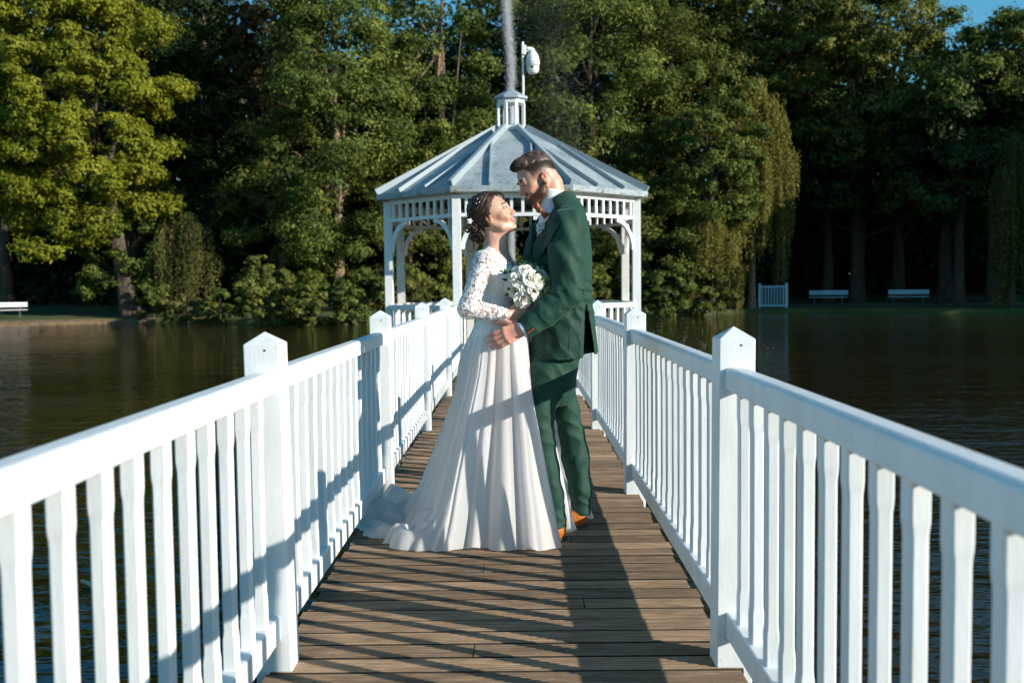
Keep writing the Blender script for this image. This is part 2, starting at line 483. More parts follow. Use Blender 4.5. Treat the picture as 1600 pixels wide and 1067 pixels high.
for k in range(8):
    p = oc(k, RP, 0); a = math.radians(-67.5 + 45 * k)
    mb = MB(); mb.box((-0.06, -0.06, -0.03), (0.06, 0.06, 2.44), 0.005)
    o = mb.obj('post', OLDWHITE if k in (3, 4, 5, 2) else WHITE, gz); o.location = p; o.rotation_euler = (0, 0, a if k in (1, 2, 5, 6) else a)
    o.rotation_euler = (0, 0, math.radians(-67.5 + 45 * k) + math.radians(22.5 if k % 2 else -22.5))
SP = MB().box((-0.02, -0.016, 2.195), (0.02, 0.016, 2.395)).mesh('spindle')
RB = MB().box((-0.02, -0.02, 0.145), (0.02, 0.02, 0.862), 0.003).mesh('rail_baluster')
def bracket_mesh():
    # curved brace in the x-z plane: from the post (x=0) to the frieze rail (z=0)
    outer = []; inner = []
    for t in np.linspace(0, 1, 9):
        a = t * math.pi / 2
        x = 0.40 * (1 - math.cos(a)) ; z = -0.44 + 0.44 * math.sin(a)
        outer.append((x, z)); 
    pts_o = [(x, z) for x, z in outer]
    rings = []
    for i, (x, z) in enumerate(pts_o):
        j0, j1 = max(i-1, 0), min(i+1, 8)
        d = Vector((pts_o[j1][0]-pts_o[j0][0], pts_o[j1][1]-pts_o[j0][1])).normalized(); nn = Vector((d.y, -d.x))
        w = 0.05 + 0.012 * math.sin(i / 8 * math.pi)
        rings.append([(x, -0.02, z), (x + nn.x*w, -0.02, z + nn.y*w), (x + nn.x*w, 0.02, z + nn.y*w), (x, 0.02, z)])
    return MB().loft(rings).mesh('bracket')
BR = bracket_mesh()
for k in range(8):
    a, b = oc(k, RP, 0), oc(k + 1, RP, 0); d = (b - a); L = d.length; d.normalize(); ang = math.atan2(d.y, d.x)
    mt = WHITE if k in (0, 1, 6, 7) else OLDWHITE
    e = 0.062
    for nm, z, h, w in (('frieze_beam', 2.425, 0.06, 0.05), ('frieze_rail', 2.17, 0.048, 0.044)):
        MB().beam(a + d*e + Vector((0, 0, z)), b - d*e + Vector((0, 0, z)), w, h).obj(nm, mt, gz)
    n = 9
    for j in range(n):
        q = a + d * (e + (L - 2*e) * (j + 0.5) / n)
        link_mesh('spindle', SP, mt, gz, q, (0, 0, ang))
    link_mesh('bracket', BR, mt, gz, a + d*0.058 + Vector((0, 0, 2.146)), (0, 0, ang))
    link_mesh('bracket', BR, mt, gz, b - d*0.058 + Vector((0, 0, 2.146)), (0, 0, ang + math.pi))
    if k != 7:
        MB().beam(a + d*e + Vector((0, 0, 0.90)), b - d*e + Vector((0, 0, 0.90)), 0.10, 0.07, ch=0.006).obj('hand_rail', mt, gz)
        MB().beam(a + d*e + Vector((0, 0, 0.115)), b - d*e + Vector((0, 0, 0.115)), 0.055, 0.06).obj('foot_rail', mt, gz)
        for j in range(9):
            q = a + d * (e + (L - 2*e) * (j + 0.5) / 9)
            link_mesh('rail_baluster', RB, mt, gz, q, (0, 0, ang))
    # ceiling plate over the posts
    MB().beam(oc(k, RP - 0.02, 2.475), oc(k + 1, RP - 0.02, 2.475), 0.10, 0.036).obj('wall_plate', mt, gz)
# roof
RE = 2.135; ZE = 2.545; RL = 0.235; ZL = 3.57
for k in range(8):
    a, b, c, dd = oc(k, RE, ZE), oc(k+1, RE, ZE), oc(k+1, RL, ZL), oc(k, RL, ZL)
    nrm = (b - a).cross(dd - a).normalized(); t = nrm * -0.02
    MB().add([a, b, c, dd, a+t, b+t, c+t, dd+t], [(0,1,2,3),(7,6,5,4),(0,4,5,1),(1,5,6,2),(2,6,7,3),(3,7,4,0)]).obj('roof_panel', ROOFM, gz)
    # standing seams parallel to the slope centre line
    mid_e = (a + b) / 2; mid_t = (c + dd) / 2; sl = (mid_t - mid_e)
    ed = (b - a); ew = ed.length; ed.normalize()
    for off in (-0.29, 0.29):
        tt = 1 - (abs(off) * 2 - 0) / ew * 1.03
        p0 = mid_e + ed * off * 1.0; p1 = p0 + sl * min(1, (1 - abs(off) * 2 / ew) * 1.20 if abs(off) > 0 else 1) * 0.93
        MB().beam(p0 + nrm * 0.012, p1 + nrm * 0.012, 0.026, 0.095, up=nrm).obj('roof_seam', SEAM, gz)
    MB().beam(a + nrm*0.01, dd + nrm*0.01, 0.055, 0.15, up=(0, 0, 1)).obj('hip_ridge', SEAM, gz)
    # fascia
    f = 0.016
    o = (mid_e - Vector((0, 0, ZE))).normalized()
    MB().beam(oc(k, RE + 0.012, ZE - 0.036) , oc(k+1, RE + 0.012, ZE - 0.036), 0.022, 0.078).obj('fascia', ROOFM, gz)
    # soffit
    MB().add([oc(k, RE - 0.01, ZE-0.075), oc(k+1, RE-0.01, ZE-0.075), oc(k+1, RP-0.06, ZE-0.075), oc(k, RP-0.06, ZE-0.075),
              oc(k, RE - 0.01, ZE-0.063), oc(k+1, RE-0.01, ZE-0.063), oc(k+1, RP-0.06, ZE-0.063), oc(k, RP-0.06, ZE-0.063)],
             [(0,3,2,1),(4,5,6,7),(0,1,5,4),(2,3,7,6),(1,2,6,5),(3,0,4,7)]).obj('soffit', OLDWHITE, gz)
    # lichen tufts on the eave
LICH = simple('eave_moss', (0.20, 0.18, 0.07), 0.95, nscale=40, namp=0.5)
m = MB()
for k in range(8):
    for t in (0.04, 0.36, 0.62, 0.96):
        q = oc(k, RE + 0.025, ZE - 0.07).lerp(oc(k+1, RE + 0.025, ZE - 0.07), t)
        for _ in range(26):
            p = q + Vector((RNG.normal(0, .035), RNG.normal(0, .006), RNG.normal(0, .016))); s = RNG.uniform(.006, .014)
            m.add([p + Vector((s,0,0)), p + Vector((-s*.5, -s*.6, 0)), p + Vector((-s*.5, s*.6, 0)), p + Vector((0,0,s))], [(0,1,3),(1,2,3),(2,0,3),(0,2,1)])
m.obj('moss', LICH, gz, kind='stuff')
# cupola
cu = empty('cupola', (0, 0, -0.035), parent=gz)
def hx(k, r, z): 
    a = math.radians(-67.5 + 45 * k); return Vector((r * math.cos(a), r * math.sin(a), z))
MB().prism([(hx(k, .235, 0).x, hx(k, .235, 0).y) for k in range(8)], 3.585, 3.665).obj('cupola_base', WHITE, cu)
MB().prism([(hx(k, .225, 0).x, hx(k, .225, 0).y) for k in range(8)], 4.015, 4.075).obj('cupola_head', WHITE, cu)
for k in range(8):
    o = MB().box((-0.021, -0.021, 3.666), (0.021, 0.021, 4.014)).obj('cupola_post', WHITE, cu); o.location = hx(k, .207, 0); o.rotation_euler = (0, 0, math.radians(-67.5 + 45*k))
    if k % 2 == 0:
        MB().box((-0.03, -0.002, 3.70), (0.03, 0.002, 3.98)).obj('cupola_pane', ROOF, cu).location = hx(k, .10, 0)
MB().loft([[hx(k, .275, 4.077) for k in range(8)], [hx(k, .275, 4.112) for k in range(8)], [hx(k, .012, 4.245) for k in range(8)]]).obj('cupola_roof', SEAM, cu)

# hanging lantern inside the gazebo
BLACK = simple('black_metal', (0.02, 0.02, 0.02), 0.4)
GLASSY = simple('frosted_glass', (0.55, 0.55, 0.50), 0.2)
lp = P(797.5, 317, 17.2)
ln = empty('wall_lantern', lp, label='small black lantern with pale glass hanging under the gazebo roof between the faces', cat='lantern')
MB().lathe([(.045, -.075), (.075, .055), (.078, .057)], 6).obj('glass', GLASSY, ln)
MB().lathe([(.10, .062), (.085, .085), (.03, .115), (.012, .13)], 6).obj('cap', BLACK, ln)
MB().lathe([(.03, -.105), (.05, -.08), (.05, -.076)], 6).obj('base', BLACK, ln)
fr = MB()
for k in range(6):
    a = 2*math.pi*k/6; fr.beam((.049*math.cos(a), .049*math.sin(a), -.078), (.082*math.cos(a), .082*math.sin(a), .062), .008, .008)
fr.obj('frame', BLACK, ln)
MB().tube([(0, 0, .125), (0, 0, .20), (0, .10, .235)], .009, 8).obj('hook', BLACK, ln)

# security camera on its pole
CAMW = simple('camera_white_plastic', (0.78, 0.78, 0.76), 0.35)
pb = P(817.5, 150, 15.75)
sc_ = empty('security_camera', (pb.x, pb.y, 3.9), label='white dome security camera on a thin pole above the gazebo roof', cat='security camera')
top = P(820, 66, 15.75)
H = top.z - 3.9
MB().tube([(0, 0, -0.25), (0, 0, H)], .0185, 12).obj('pole', CAMW, sc_, smooth=False)
MB().box((-0.02, -0.05, H-0.20), (0.05, 0.03, H-0.055), 0.008).obj('bracket_plate', CAMW, sc_)
MB().tube([(0.04, 0, H-.115), (0.10, 0, H-.115), (0.155, 0, H-.13), (0.168, 0, H-.17)], [.045, .04, .038, .035], 12).obj('arm', CAMW, sc_, smooth=True)
MB().lathe([(.03, -.19+.06), (.085, -.225+.02), (.10, -.265), (.108, -.31), (.108, -.335)][::-1], 24, (0.155, 0, H+.0)).obj('housing', CAMW, sc_, smooth=True)
MB().lathe([(.108, -.34), (.108, -.36), (.096, -.36), (.098, -.42), (.085, -.465), (.05, -.493), (.01, -.50)][::-1], 24, (0.155, 0, H)).obj('dome', CAMW, sc_, smooth=True)
le = MB(); le.tube([(0.14, -0.098, H-.405), (0.138, -0.112, H-.408)], .036, 16); le.obj('lens_ring', CAMW, sc_)
MB().tube([(0.1395, -0.11, H-.405), (0.138, -0.1165, H-.408)], .022, 16).obj('lens', BLACK, sc_)

# ------------------------------------------------------------------ benches on the far bank
BENCHW = simple('bench_white', (0.72, 0.73, 0.72), 0.5)
BENCHB = simple('bench_shade_tint', (0.40, 0.62, 0.74), 0.5)  # blue of open shade put into the colour of white benches and gate
IRON = simple('bench_iron', (0.06, 0.06, 0.06), 0.6)
def make_bench(loc, rz, w, label, n_back=2, mt=BENCHW):
    b = empty('park_bench', loc, rz, label=label, cat='bench', group='benches on the far bank')
    for z, y in ((0.80, 0.16), (0.66, 0.13))[:n_back]: MB().box((-w/2, y, z - .055), (w/2, y + .03, z + .055)).obj('back_slat', mt, b)
    for y in (-0.22, -0.08, 0.06): MB().box((-w/2, y - .06, .43), (w/2, y + .06, .465)).obj('seat_slat', mt, b)
    for x in (-w*.36, w*.36):
        m = MB(); m.box((x-.03, -.24, 0), (x+.03, -.18, .43)); m.box((x-.03, .1, 0), (x+.03, .16, .43)); m.beam((x, .13, .40), (x, .2, .84), .05, .04); m.box((x-.025, -.24, .40), (x+.025, .15, .428))
        m.obj('leg', IRON, b)
    return b
def on_ground(x, yrow, off, z):
    p = G(x, yrow, WATER_Z); d = Vector((p.x - CAM_LOC.x, p.y, 0)).normalized(); q = p + d * off; q.z = z; return q
make_bench(on_ground(1294, 489, 5.2, -0.25), math.radians(-22), 2.3, 'park bench tinted with blue shade on the far bank nearer the small slatted gate', mt=BENCHB)
make_bench(on_ground(1419, 489, 5.4, -0.25), math.radians(-26), 2.3, 'park bench tinted with blue shade on the far bank farther from the small slatted gate', mt=BENCHB)
make_bench(on_ground(2, 509, 2.6, -0.31), math.radians(22), 2.6, 'white park bench under the yellow-green tree, cut by the frame edge')

# small white gate / railing by the willow
gt = empty('slatted_gate', on_ground(1202, 489, 0.9, -0.36), math.radians(-18), label='small slatted gate tinted with blue shade on the bank beside the weeping willow', cat='gate')
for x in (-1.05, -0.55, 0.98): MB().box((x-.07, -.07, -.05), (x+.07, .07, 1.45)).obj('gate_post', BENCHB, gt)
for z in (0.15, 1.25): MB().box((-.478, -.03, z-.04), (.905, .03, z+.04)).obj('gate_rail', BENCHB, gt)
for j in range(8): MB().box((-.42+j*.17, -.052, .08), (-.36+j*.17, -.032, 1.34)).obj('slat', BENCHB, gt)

# floating twig on the water by the left railing
TW = simple('dry_reed', (0.55, 0.42, 0.28), 0.8)
p = G(138, 918, WATER_Z)
MB().tube([p + Vector((-.06, .05, .03)), p + Vector((.02, 0, .02)), p + Vector((.14, -.06, .0))], [.012, .016, .01], 8).obj('twig', TW, None, label='pale broken twig floating on the water behind the near left balusters', cat='twig')
# ------------------------------------------------------------------ foliage
def leaf_mat(name, dark, light, yellow, trans=0.35):
    m, nt, b, out = new_mat(name)
    at = N(nt, 'ShaderNodeAttribute', attribute_name='tint')
    c = ramp(nt, at.outputs['Fac'], [(0.0, dark), (0.55, light), (1.0, yellow)])
    nt.links.new(c, b.inputs['Base Color'])
    b.inputs['Roughness'].default_value = 0.5; b.inputs['Specular IOR Level'].default_value = 0.12
    tr = N(nt, 'ShaderNodeBsdfTranslucent')
    hs = N(nt, 'ShaderNodeHueSaturation'); hs.inputs['Value'].default_value = 1.3; hs.inputs['Hue'].default_value = 0.485
    nt.links.new(c, hs.inputs['Color']); nt.links.new(hs.outputs[0], tr.inputs[0])
    mx = N(nt, 'ShaderNodeMixShader'); mx.inputs[0].default_value = trans
    nt.links.new(b.outputs[0], mx.inputs[1]); nt.links.new(tr.outputs[0], mx.inputs[2]); nt.links.new(mx.outputs[0], out.inputs[0])
    return m
L_MAPLE = leaf_mat('maple_leaves', (0.12, 0.145, 0.014), (0.245, 0.27, 0.028), (0.38, 0.37, 0.045), 0.42)
L_GREEN = leaf_mat('green_leaves', (0.045, 0.072, 0.017), (0.13, 0.172, 0.036), (0.30, 0.32, 0.07))
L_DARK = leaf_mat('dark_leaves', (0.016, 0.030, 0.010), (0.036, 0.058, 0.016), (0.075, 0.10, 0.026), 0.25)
L_OLIVE = leaf_mat('olive_leaves', (0.058, 0.076, 0.018), (0.155, 0.178, 0.038), (0.33, 0.32, 0.07))
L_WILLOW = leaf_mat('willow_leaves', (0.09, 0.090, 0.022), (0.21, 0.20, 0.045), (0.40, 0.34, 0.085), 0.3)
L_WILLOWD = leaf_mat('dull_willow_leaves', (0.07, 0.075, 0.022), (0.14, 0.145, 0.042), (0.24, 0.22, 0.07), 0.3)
L_BROWN = leaf_mat('brown_needles', (0.05, 0.038, 0.018), (0.10, 0.075, 0.032), (0.17, 0.125, 0.05), 0.2)
BARK = simple('tree_bark', (0.075, 0.055, 0.04), 0.95, nscale=5, namp=0.45, bstr=0.6)
BARKL = simple('pale_bark', (0.22, 0.15, 0.095), 0.95, nscale=5, namp=0.4, bstr=0.5)

def leaves(C, Nn, size, aspect=0.5, tint=None, along=None):
    """one rhombus per leaf; C centres, Nn normals, size lengths; returns V, F, tint"""
    n = len(C)
    if along is None:
        r = RNG.normal(size=(n, 3)); 
    else: r = along
    u = r - Nn * (r * Nn).sum(1, keepdims=True); u /= np.linalg.norm(u, axis=1, keepdims=True) + 1e-9
    v = np.cross(Nn, u); s = size[:, None]
    bend = Nn * s * 0.12
    V = np.stack([C - u*s*0.5, C + v*s*aspect*0.5 + bend, C + u*s*0.5, C - v*s*aspect*0.5 + bend], 1).reshape(-1, 3)
    Fc = np.arange(4 * n).reshape(n, 4)
    t = np.repeat(tint, 4)
    return V, Fc, t


def crown_points(c, r, n_bough, n_twig, n_leaf, bough_r=0.22, shape=2.0, flat=0.55, front=0.75, low=-1.0):
    """hierarchy crown > boughs > twigs > leaves, with gaps between boughs"""
    c = np.array(c); r = np.array(r)
    d = unit(RNG.normal(size=(n_bough, 3)))
    d[:, 1] = np.where((RNG.random(n_bough) < front) & (d[:, 1] > 0), -d[:, 1], d[:, 1])
    d[:, 2] = np.where(d[:, 2] < low, -d[:, 2], d[:, 2])
    rad = RNG.uniform(0.45, 1.0, n_bough) ** 0.55
    lump = 1 + 0.13 * np.sin(d[:, 0] * 7 + c[0]) * np.cos(d[:, 2] * 6 + c[1]) + RNG.normal(0, 0.06, n_bough)
    B = c + d * r * (rad * lump)[:, None]
    br = np.mean(r) * bough_r * RNG.uniform(0.6, 1.35, n_bough)
    # twigs on the bough's outer shell
    e = unit(RNG.normal(size=(n_bough, n_twig, 3)) + d[:, None, :] * 0.6 + np.array([0, 0, 0.35]))
    T = B[:, None, :] + e * (br[:, None, None] * RNG.uniform(0.35, 1.0, (n_bough, n_twig, 1))) * np.array([1, 1, flat])
    tr = (br[:, None] * RNG.uniform(0.13, 0.27, (n_bough, n_twig)))
    g = RNG.normal(size=(n_bough, n_twig, n_leaf, 3)) * np.array([1, 1, 0.7])
    Lc = T[:, :, None, :] + g * tr[:, :, None, None] * 0.75
    nr = unit(e[:, :, None, :] * 0.9 + g * .45 + RNG.normal(size=g.shape) * 0.42 + np.array([0, 0, 0.40]))
    tb = RNG.normal(0, 0.12, (n_bough, 1, 1)) + RNG.normal(0, 0.12, (n_bough, n_twig, 1)) + RNG.normal(0.42, 0.16, (n_bough, n_twig, n_leaf))
    return Lc.reshape(-1, 3), nr.reshape(-1, 3), np.clip(tb, 0, 1).ravel(), B, br

def trunk_mesh(base, top, r0, limbs, mb=None):
    mb = mb or MB(); base = Vector(base); top = Vector(top); pts = []
    for t in np.linspace(0, 1, 9):
        p = base.lerp(top, t); p += Vector((RNG.normal(0, .12) * t, RNG.normal(0, .12) * t, 0)); pts.append(p)
    mb.tube([base + Vector((0, 0, -.4))] + pts, [r0 * 1.5] + [r0 * (1 - .78 * t) * (1.25 if t == 0 else 1) for t in np.linspace(0, 1, 9)], 9)
    for q in limbs:
        t = RNG.uniform(.3, .9); p = base.lerp(top, t); q = Vector(q); m_ = p.lerp(q, .5) + Vector((0, 0, -.06 * (q - p).length))
        mb.tube([p, m_, q], [r0 * .30 * (1.2 - t * .7), r0 * .18, r0 * .05], 6)
    return mb

TREES = {}
def tree(name, cpx, rpx, Y, mat, label, dens=(60, 22, 26), size=(0.13, 0.24), trunk_px=None, bark=None, group='trees round the lake', cat='tree', ry=None, bough_r=0.24, low=-1.0, flat=0.55, aspect=0.6, front=0.75, base_z=-0.25, trunk_r=0.35, sink=None, nlimb=10):
    """crown centre and radii given in photo pixels for depth Y"""
    ppm = F_PX / Y
    c = P(cpx[0], cpx[1], Y); rx, rz = rpx[0] / ppm, rpx[1] / ppm; ry_ = ry or (rx + rz) / 2 * 0.75
    Lc, nr, tn, B, br = crown_points((c.x, c.y, c.z), (rx, ry_, rz), *dens, bough_r=bough_r, low=low, flat=flat, front=front)
    keep = Lc[:, 2] > (-0.35 if cat == 'tree' else -0.60); Lc, nr, tn = Lc[keep], nr[keep], tn[keep]
    bx = c.x if trunk_px is None else P(trunk_px, 480, Y).x
    base = (bx, c.y, base_z)
    root = empty(name, base, label=label, cat=cat, group=group)
    org = np.array(base)
    V, Fc, t = leaves(Lc - org, nr, RNG.uniform(size[0], size[1], len(Lc)), aspect, tn)
    o = link_mesh('crown', np_mesh('crown', V, Fc, {'tint': ('POINT', 'FLOAT', t)}), mat, root)
    lim = [Vector(b) - Vector(base) for b in B[RNG.choice(len(B), min(nlimb, len(B)), replace=False)]]
    trunk_mesh((0, 0, 0), (c.x - bx, 0, c.z + rz * .6 - base_z), trunk_r, lim).obj('trunk', bark or BARK, root)
    return root

def willow(name, cpx, rpx, Y, mat, label, n_str=420, length=(60, 190), leaf=(0.09, 0.16), trunk_px=None, cat='willow', tiers=3, bark=None, leaf_step=0.075, base_z=-0.3):
    """weeping crown: tiers of boughs whose strands hang down"""
    ppm = F_PX / Y; c = P(cpx[0], cpx[1], Y); rx, rz = rpx[0] / ppm, rpx[1] / ppm
    root = empty(name, (c.x, c.y, base_z), label=label, cat=cat, group='weeping willows on the shore')
    org = np.array([c.x, c.y, base_z]); Cs, Ns, Ts, Al = [], [], [], []
    nb = 52; bo = unit(RNG.normal(size=(nb, 3))); bo[:, 2] = np.abs(bo[:, 2]) * 1.1 - 0.25; bo[:, 1] = -np.abs(bo[:, 1])*0.9 + 0.2
    bo = bo * RNG.uniform(.30, 1.05, (nb, 1)); bo[:, 2] = .95 - 1.15 * (bo[:, 0] ** 2 + .5 * bo[:, 1] ** 2) - 1.3 * RNG.random(nb) ** 1.6; bo = bo * np.array([rx, rx * .7, rz]) + np.array([c.x, c.y, c.z])
    for i in range(n_str):
        b = bo[RNG.integers(nb)]
        p = b + RNG.normal(size=3) * np.array([.10 * rx, .12 * rx, .05 * rz])
        L = RNG.uniform(*length) / ppm * RNG.uniform(.35, 1.1)
        out = unit(p - np.array([c.x, c.y, c.z + rz * .2])); out[2] = 0
        m_ = max(8, int(L / leaf_step)); s = np.linspace(0, 1, m_)
        arc = np.minimum(s * 4, 1) ** .6 * 0.35
        q = p + out * arc[:, None] * RNG.uniform(.3, 1.0) + np.stack([0 * s, 0 * s, -L * (s ** 1.15)], 1) + np.stack([np.sin(s * 5 + i) * .05, 0 * s, 0 * s], 1)
        q += RNG.normal(0, .045, q.shape)
        Cs.append(q); Ns.append(unit(RNG.normal(size=q.shape) * .8 + np.array([.3, -.7, .15]))); Al.append(np.tile([0, 0, -1.], (m_, 1)) + RNG.normal(0, .45, q.shape))
        Ts.append(np.clip(RNG.normal(.45, .1) + RNG.normal(0, .16, m_), 0, 1))
    C_, N_, A_, T_ = map(np.concatenate, (Cs, Ns, Al, Ts)); k = C_[:, 2] > -0.5; C_, N_, A_, T_ = C_[k], N_[k], A_[k], T_[k]
    V, Fc, t = leaves(C_ - org, N_, RNG.uniform(*leaf, len(C_)), 0.34, T_, A_)
    link_mesh('crown', np_mesh('crown', V, Fc, {'tint': ('POINT', 'FLOAT', t)}), mat, root)
    lim = [Vector(b) - Vector(org) for b in bo[:12]]
    trunk_mesh((0, 0, 0), (0.2, 0, c.z + rz * .5 - base_z), 0.22, lim).obj('trunk', bark or BARK, root)
    return root

# ---- far layer: the dark wood behind everything, a wide belt of trunks and foliage
def far_wood():
    n = 340; X = np.linspace(-72, 72, n) + RNG.normal(0, 1.2, n)
    Cs, Ns, Ts = [], [], []
    for i, x in enumerate(X):
        y = 74 + RNG.uniform(-5, 10) ; top = 20 + 3.2 * math.sin(x * .13) + RNG.normal(0, 1.2)
        if 12 < x < 60: top += -3.0 * math.exp(-((x - 31) / 3.2) ** 2) * 2.0
        if x < -30: top = 19 + 2*math.sin(x*.4)
        for j in range(19):
            z = top * ((j + RNG.uniform(0, 1)) / 19) ** .8 + (1.6 if j else 0); m_ = 58 if j > 1 else 80
            if j < 2 and RNG.random() < (.5 if 22 < x < 32 else .12): continue
            q = np.array([x, y, z]) + RNG.normal(size=(m_, 3)) * np.array([1.1, .8, .75])
            Cs.append(q); Ns.append(unit(RNG.normal(size=q.shape) + np.array([0, -.6, .5]))); Ts.append(np.clip(RNG.normal(.4, .1) + RNG.normal(0, .15, m_), 0, 1))
    C_, N_, T_ = map(np.concatenate, (Cs, Ns, Ts))
    V, Fc, t = leaves(C_, N_, RNG.uniform(.30, .60, len(C_)), .7, T_)
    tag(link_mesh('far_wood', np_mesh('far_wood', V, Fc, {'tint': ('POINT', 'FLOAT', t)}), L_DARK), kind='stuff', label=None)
far_wood()
def far_hedge():
    n = 60000; C = np.stack([RNG.uniform(-85, 85, n), 90 + RNG.normal(0, 2.5, n), RNG.uniform(0, 1, n) ** 1.2 * 9 + .3], 1)
    V, Fc, t = leaves(C, unit(RNG.normal(size=C.shape) * .8 + np.array([0, -.8, .4])), RNG.uniform(.6, 1.1, n), .8, np.clip(RNG.normal(.35, .15, n), 0, 1))
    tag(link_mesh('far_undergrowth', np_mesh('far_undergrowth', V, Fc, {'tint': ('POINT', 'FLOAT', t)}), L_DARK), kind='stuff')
far_hedge()

# ---- middle layer, left to right (px of the photo)
tree('maple_tree', (125, 178), (168, 228), 55, L_MAPLE, 'big sunlit yellow-green maple at the left edge above the bench', (215, 24, 26), (.15, .26), trunk_px=205, ry=5.0, bough_r=.165, low=-.9, trunk_r=.5)
tree('round_maple_tree', (215, 400), (85, 95), 57, L_GREEN, 'shaded green tree with low branches under the big yellow-green maple', (46, 20, 22), (.14, .24), ry=3.0, trunk_px=200, low=-.8)
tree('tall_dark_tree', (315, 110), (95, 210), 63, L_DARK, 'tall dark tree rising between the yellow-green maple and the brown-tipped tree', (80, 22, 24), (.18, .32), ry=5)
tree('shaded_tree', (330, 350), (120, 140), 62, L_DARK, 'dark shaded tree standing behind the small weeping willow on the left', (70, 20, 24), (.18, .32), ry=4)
tree('brown_tipped_tree', (432, 75), (62, 150), 60, L_BROWN, 'tall brownish tree with drooping tips left of the gazebo', (52, 22, 24), (.14, .24), ry=3, flat=1.6)
tree('leafy_tree', (525, 190), (105, 250), 56, L_GREEN, 'tall mid-green tree left of the gazebo roof', (110, 22, 24), (.13, .24), ry=5, bark=BARKL)
tree('shaded_tree', (440, 340), (95, 150), 57, L_OLIVE, 'olive-green tree between the small willow and the gazebo', (56, 20, 22), (.13, .23), ry=3)
tree('thin_tree', (690, 110), (95, 230), 60, L_GREEN, 'tall tree with a pale bare trunk behind the gazebo roof, left of the fountain jet', (80, 22, 24), (.14, .26), ry=4, bark=BARKL)
tree('background_tree', (640, 380), (110, 150), 58, L_OLIVE, 'leafy tree seen through the left arches of the gazebo', (70, 20, 22), (.13, .24), ry=3, bark=BARKL)
tree('background_tree', (780, 330), (110, 190), 62, L_GREEN, 'dark green tree directly behind the gazebo and the bride', (64, 20, 22), (.15, .28), ry=4)
tree('broad_tree', (925, 150), (115, 230), 62, L_GREEN, 'broad mid-green tree right of the security camera', (110, 22, 24), (.13, .24), ry=5)
tree('dense_tree', (1050, 170), (105, 230), 66, L_OLIVE, 'dense grey-green tree between the gazebo and the yellow willow', (120, 22, 24), (.13, .23), ry=5)
tree('shore_tree', (1010, 400), (120, 115), 59, L_OLIVE, 'low bushy green tree reaching the water right of the gazebo', (84, 22, 24), (.11, .20), ry=3)
tree('tall_lit_tree', (1215, 60), (110, 150), 68, L_OLIVE, 'tall tree with sunlit top behind the yellow weeping willow', (90, 22, 24), (.17, .30), ry=5)
tree('tall_lit_tree', (1340, 105), (115, 150), 64, L_OLIVE, 'tall tree with sunlit upper leaves above the two benches', (96, 22, 24), (.17, .30), ry=5)
tree('corner_tree', (1555, 150), (115, 130), 60, L_GREEN, 'tall tree at the upper right corner beside the patch of sky', (80, 22, 24), (.17, .30), ry=5)
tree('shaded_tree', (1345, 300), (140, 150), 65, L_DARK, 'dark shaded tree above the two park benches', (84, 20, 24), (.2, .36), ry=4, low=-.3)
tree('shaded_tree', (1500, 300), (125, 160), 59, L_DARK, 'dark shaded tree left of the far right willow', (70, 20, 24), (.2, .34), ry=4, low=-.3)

tree('leafy_tree', (1110, 250), (75, 150), 57.6, L_GREEN, 'green tree whose leaves mix with the left side of the yellow willow', (70, 20, 22), (.12, .21), ry=2.2)
# ---- shore layer
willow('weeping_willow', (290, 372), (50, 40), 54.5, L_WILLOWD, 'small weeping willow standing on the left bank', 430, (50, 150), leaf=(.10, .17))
willow('weeping_willow', (1175, 235), (60, 112), 58.6, L_WILLOW, 'tall yellowish weeping willow right of the gazebo', 1900, (40, 165), leaf=(.13, .21), bark=BARKL)
willow('weeping_willow', (1112, 385), (48, 62), 56.8, L_WILLOW, 'low yellow-green willow spilling to the water beside the tall willow', 800, (35, 85), leaf=(.12, .19))
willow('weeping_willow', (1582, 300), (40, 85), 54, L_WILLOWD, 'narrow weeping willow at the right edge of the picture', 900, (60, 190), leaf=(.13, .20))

def bush(cpx, rpx, Y, mat, label, dens=(22, 16, 22), size=(.09, .17), **kw):
    return tree('shrub', cpx, rpx, Y, mat, label, dens, size, group='shrubs along the shore', cat='shrub', trunk_r=.05, low=-.95, nlimb=5, base_z=-0.5, **kw)
bush((290, 484), (52, 22), 52.3, L_WILLOWD, 'low pale bush at the water edge under the small willow', (26, 18, 22), ry=1.2)
bush((345, 478), (36, 26), 51, L_GREEN, 'small green bush between the low pale bush and the lit bush', (22, 18, 22), ry=1.2)
bush((420, 462), (55, 50), 47.6, L_OLIVE, 'lit yellow-green bush at the water edge left of the gazebo', (44, 20, 22), ry=1.4)
bush((490, 474), (60, 42), 47.0, L_OLIVE, 'wide green bush at the water edge nearest the left gazebo post', (40, 18, 22), ry=1.4)
bush((565, 466), (50, 46), 47.2, L_GREEN, 'green bush behind the left bridge posts', (36, 18, 22), ry=1.4)
bush((650, 458), (60, 50), 48.5, L_OLIVE, 'dark bush seen through the gazebo beside its left front post', (34, 18, 22), ry=1.4)
bush((770, 452), (60, 50), 50, L_OLIVE, 'bush behind the gazebo floor hidden by the bride', (24, 16, 22), ry=1.4)
bush((900, 450), (60, 50), 54.5, L_OLIVE, 'bush seen through the right gazebo arch', (34, 18, 22), ry=1.4)
bush((1030, 456), (52, 42), 55.5, L_GREEN, 'green bush at the water edge beside the right gazebo post', (38, 18, 22), ry=1.4)
bush((1100, 456), (46, 40), 56, L_OLIVE, 'small green bush at the water under the yellow willow', (30, 18, 22), ry=1.2)
bush((240, 470), (34, 28), 54, L_GREEN, 'dark low bush between the maple trunk and the small willow', ry=1.5)

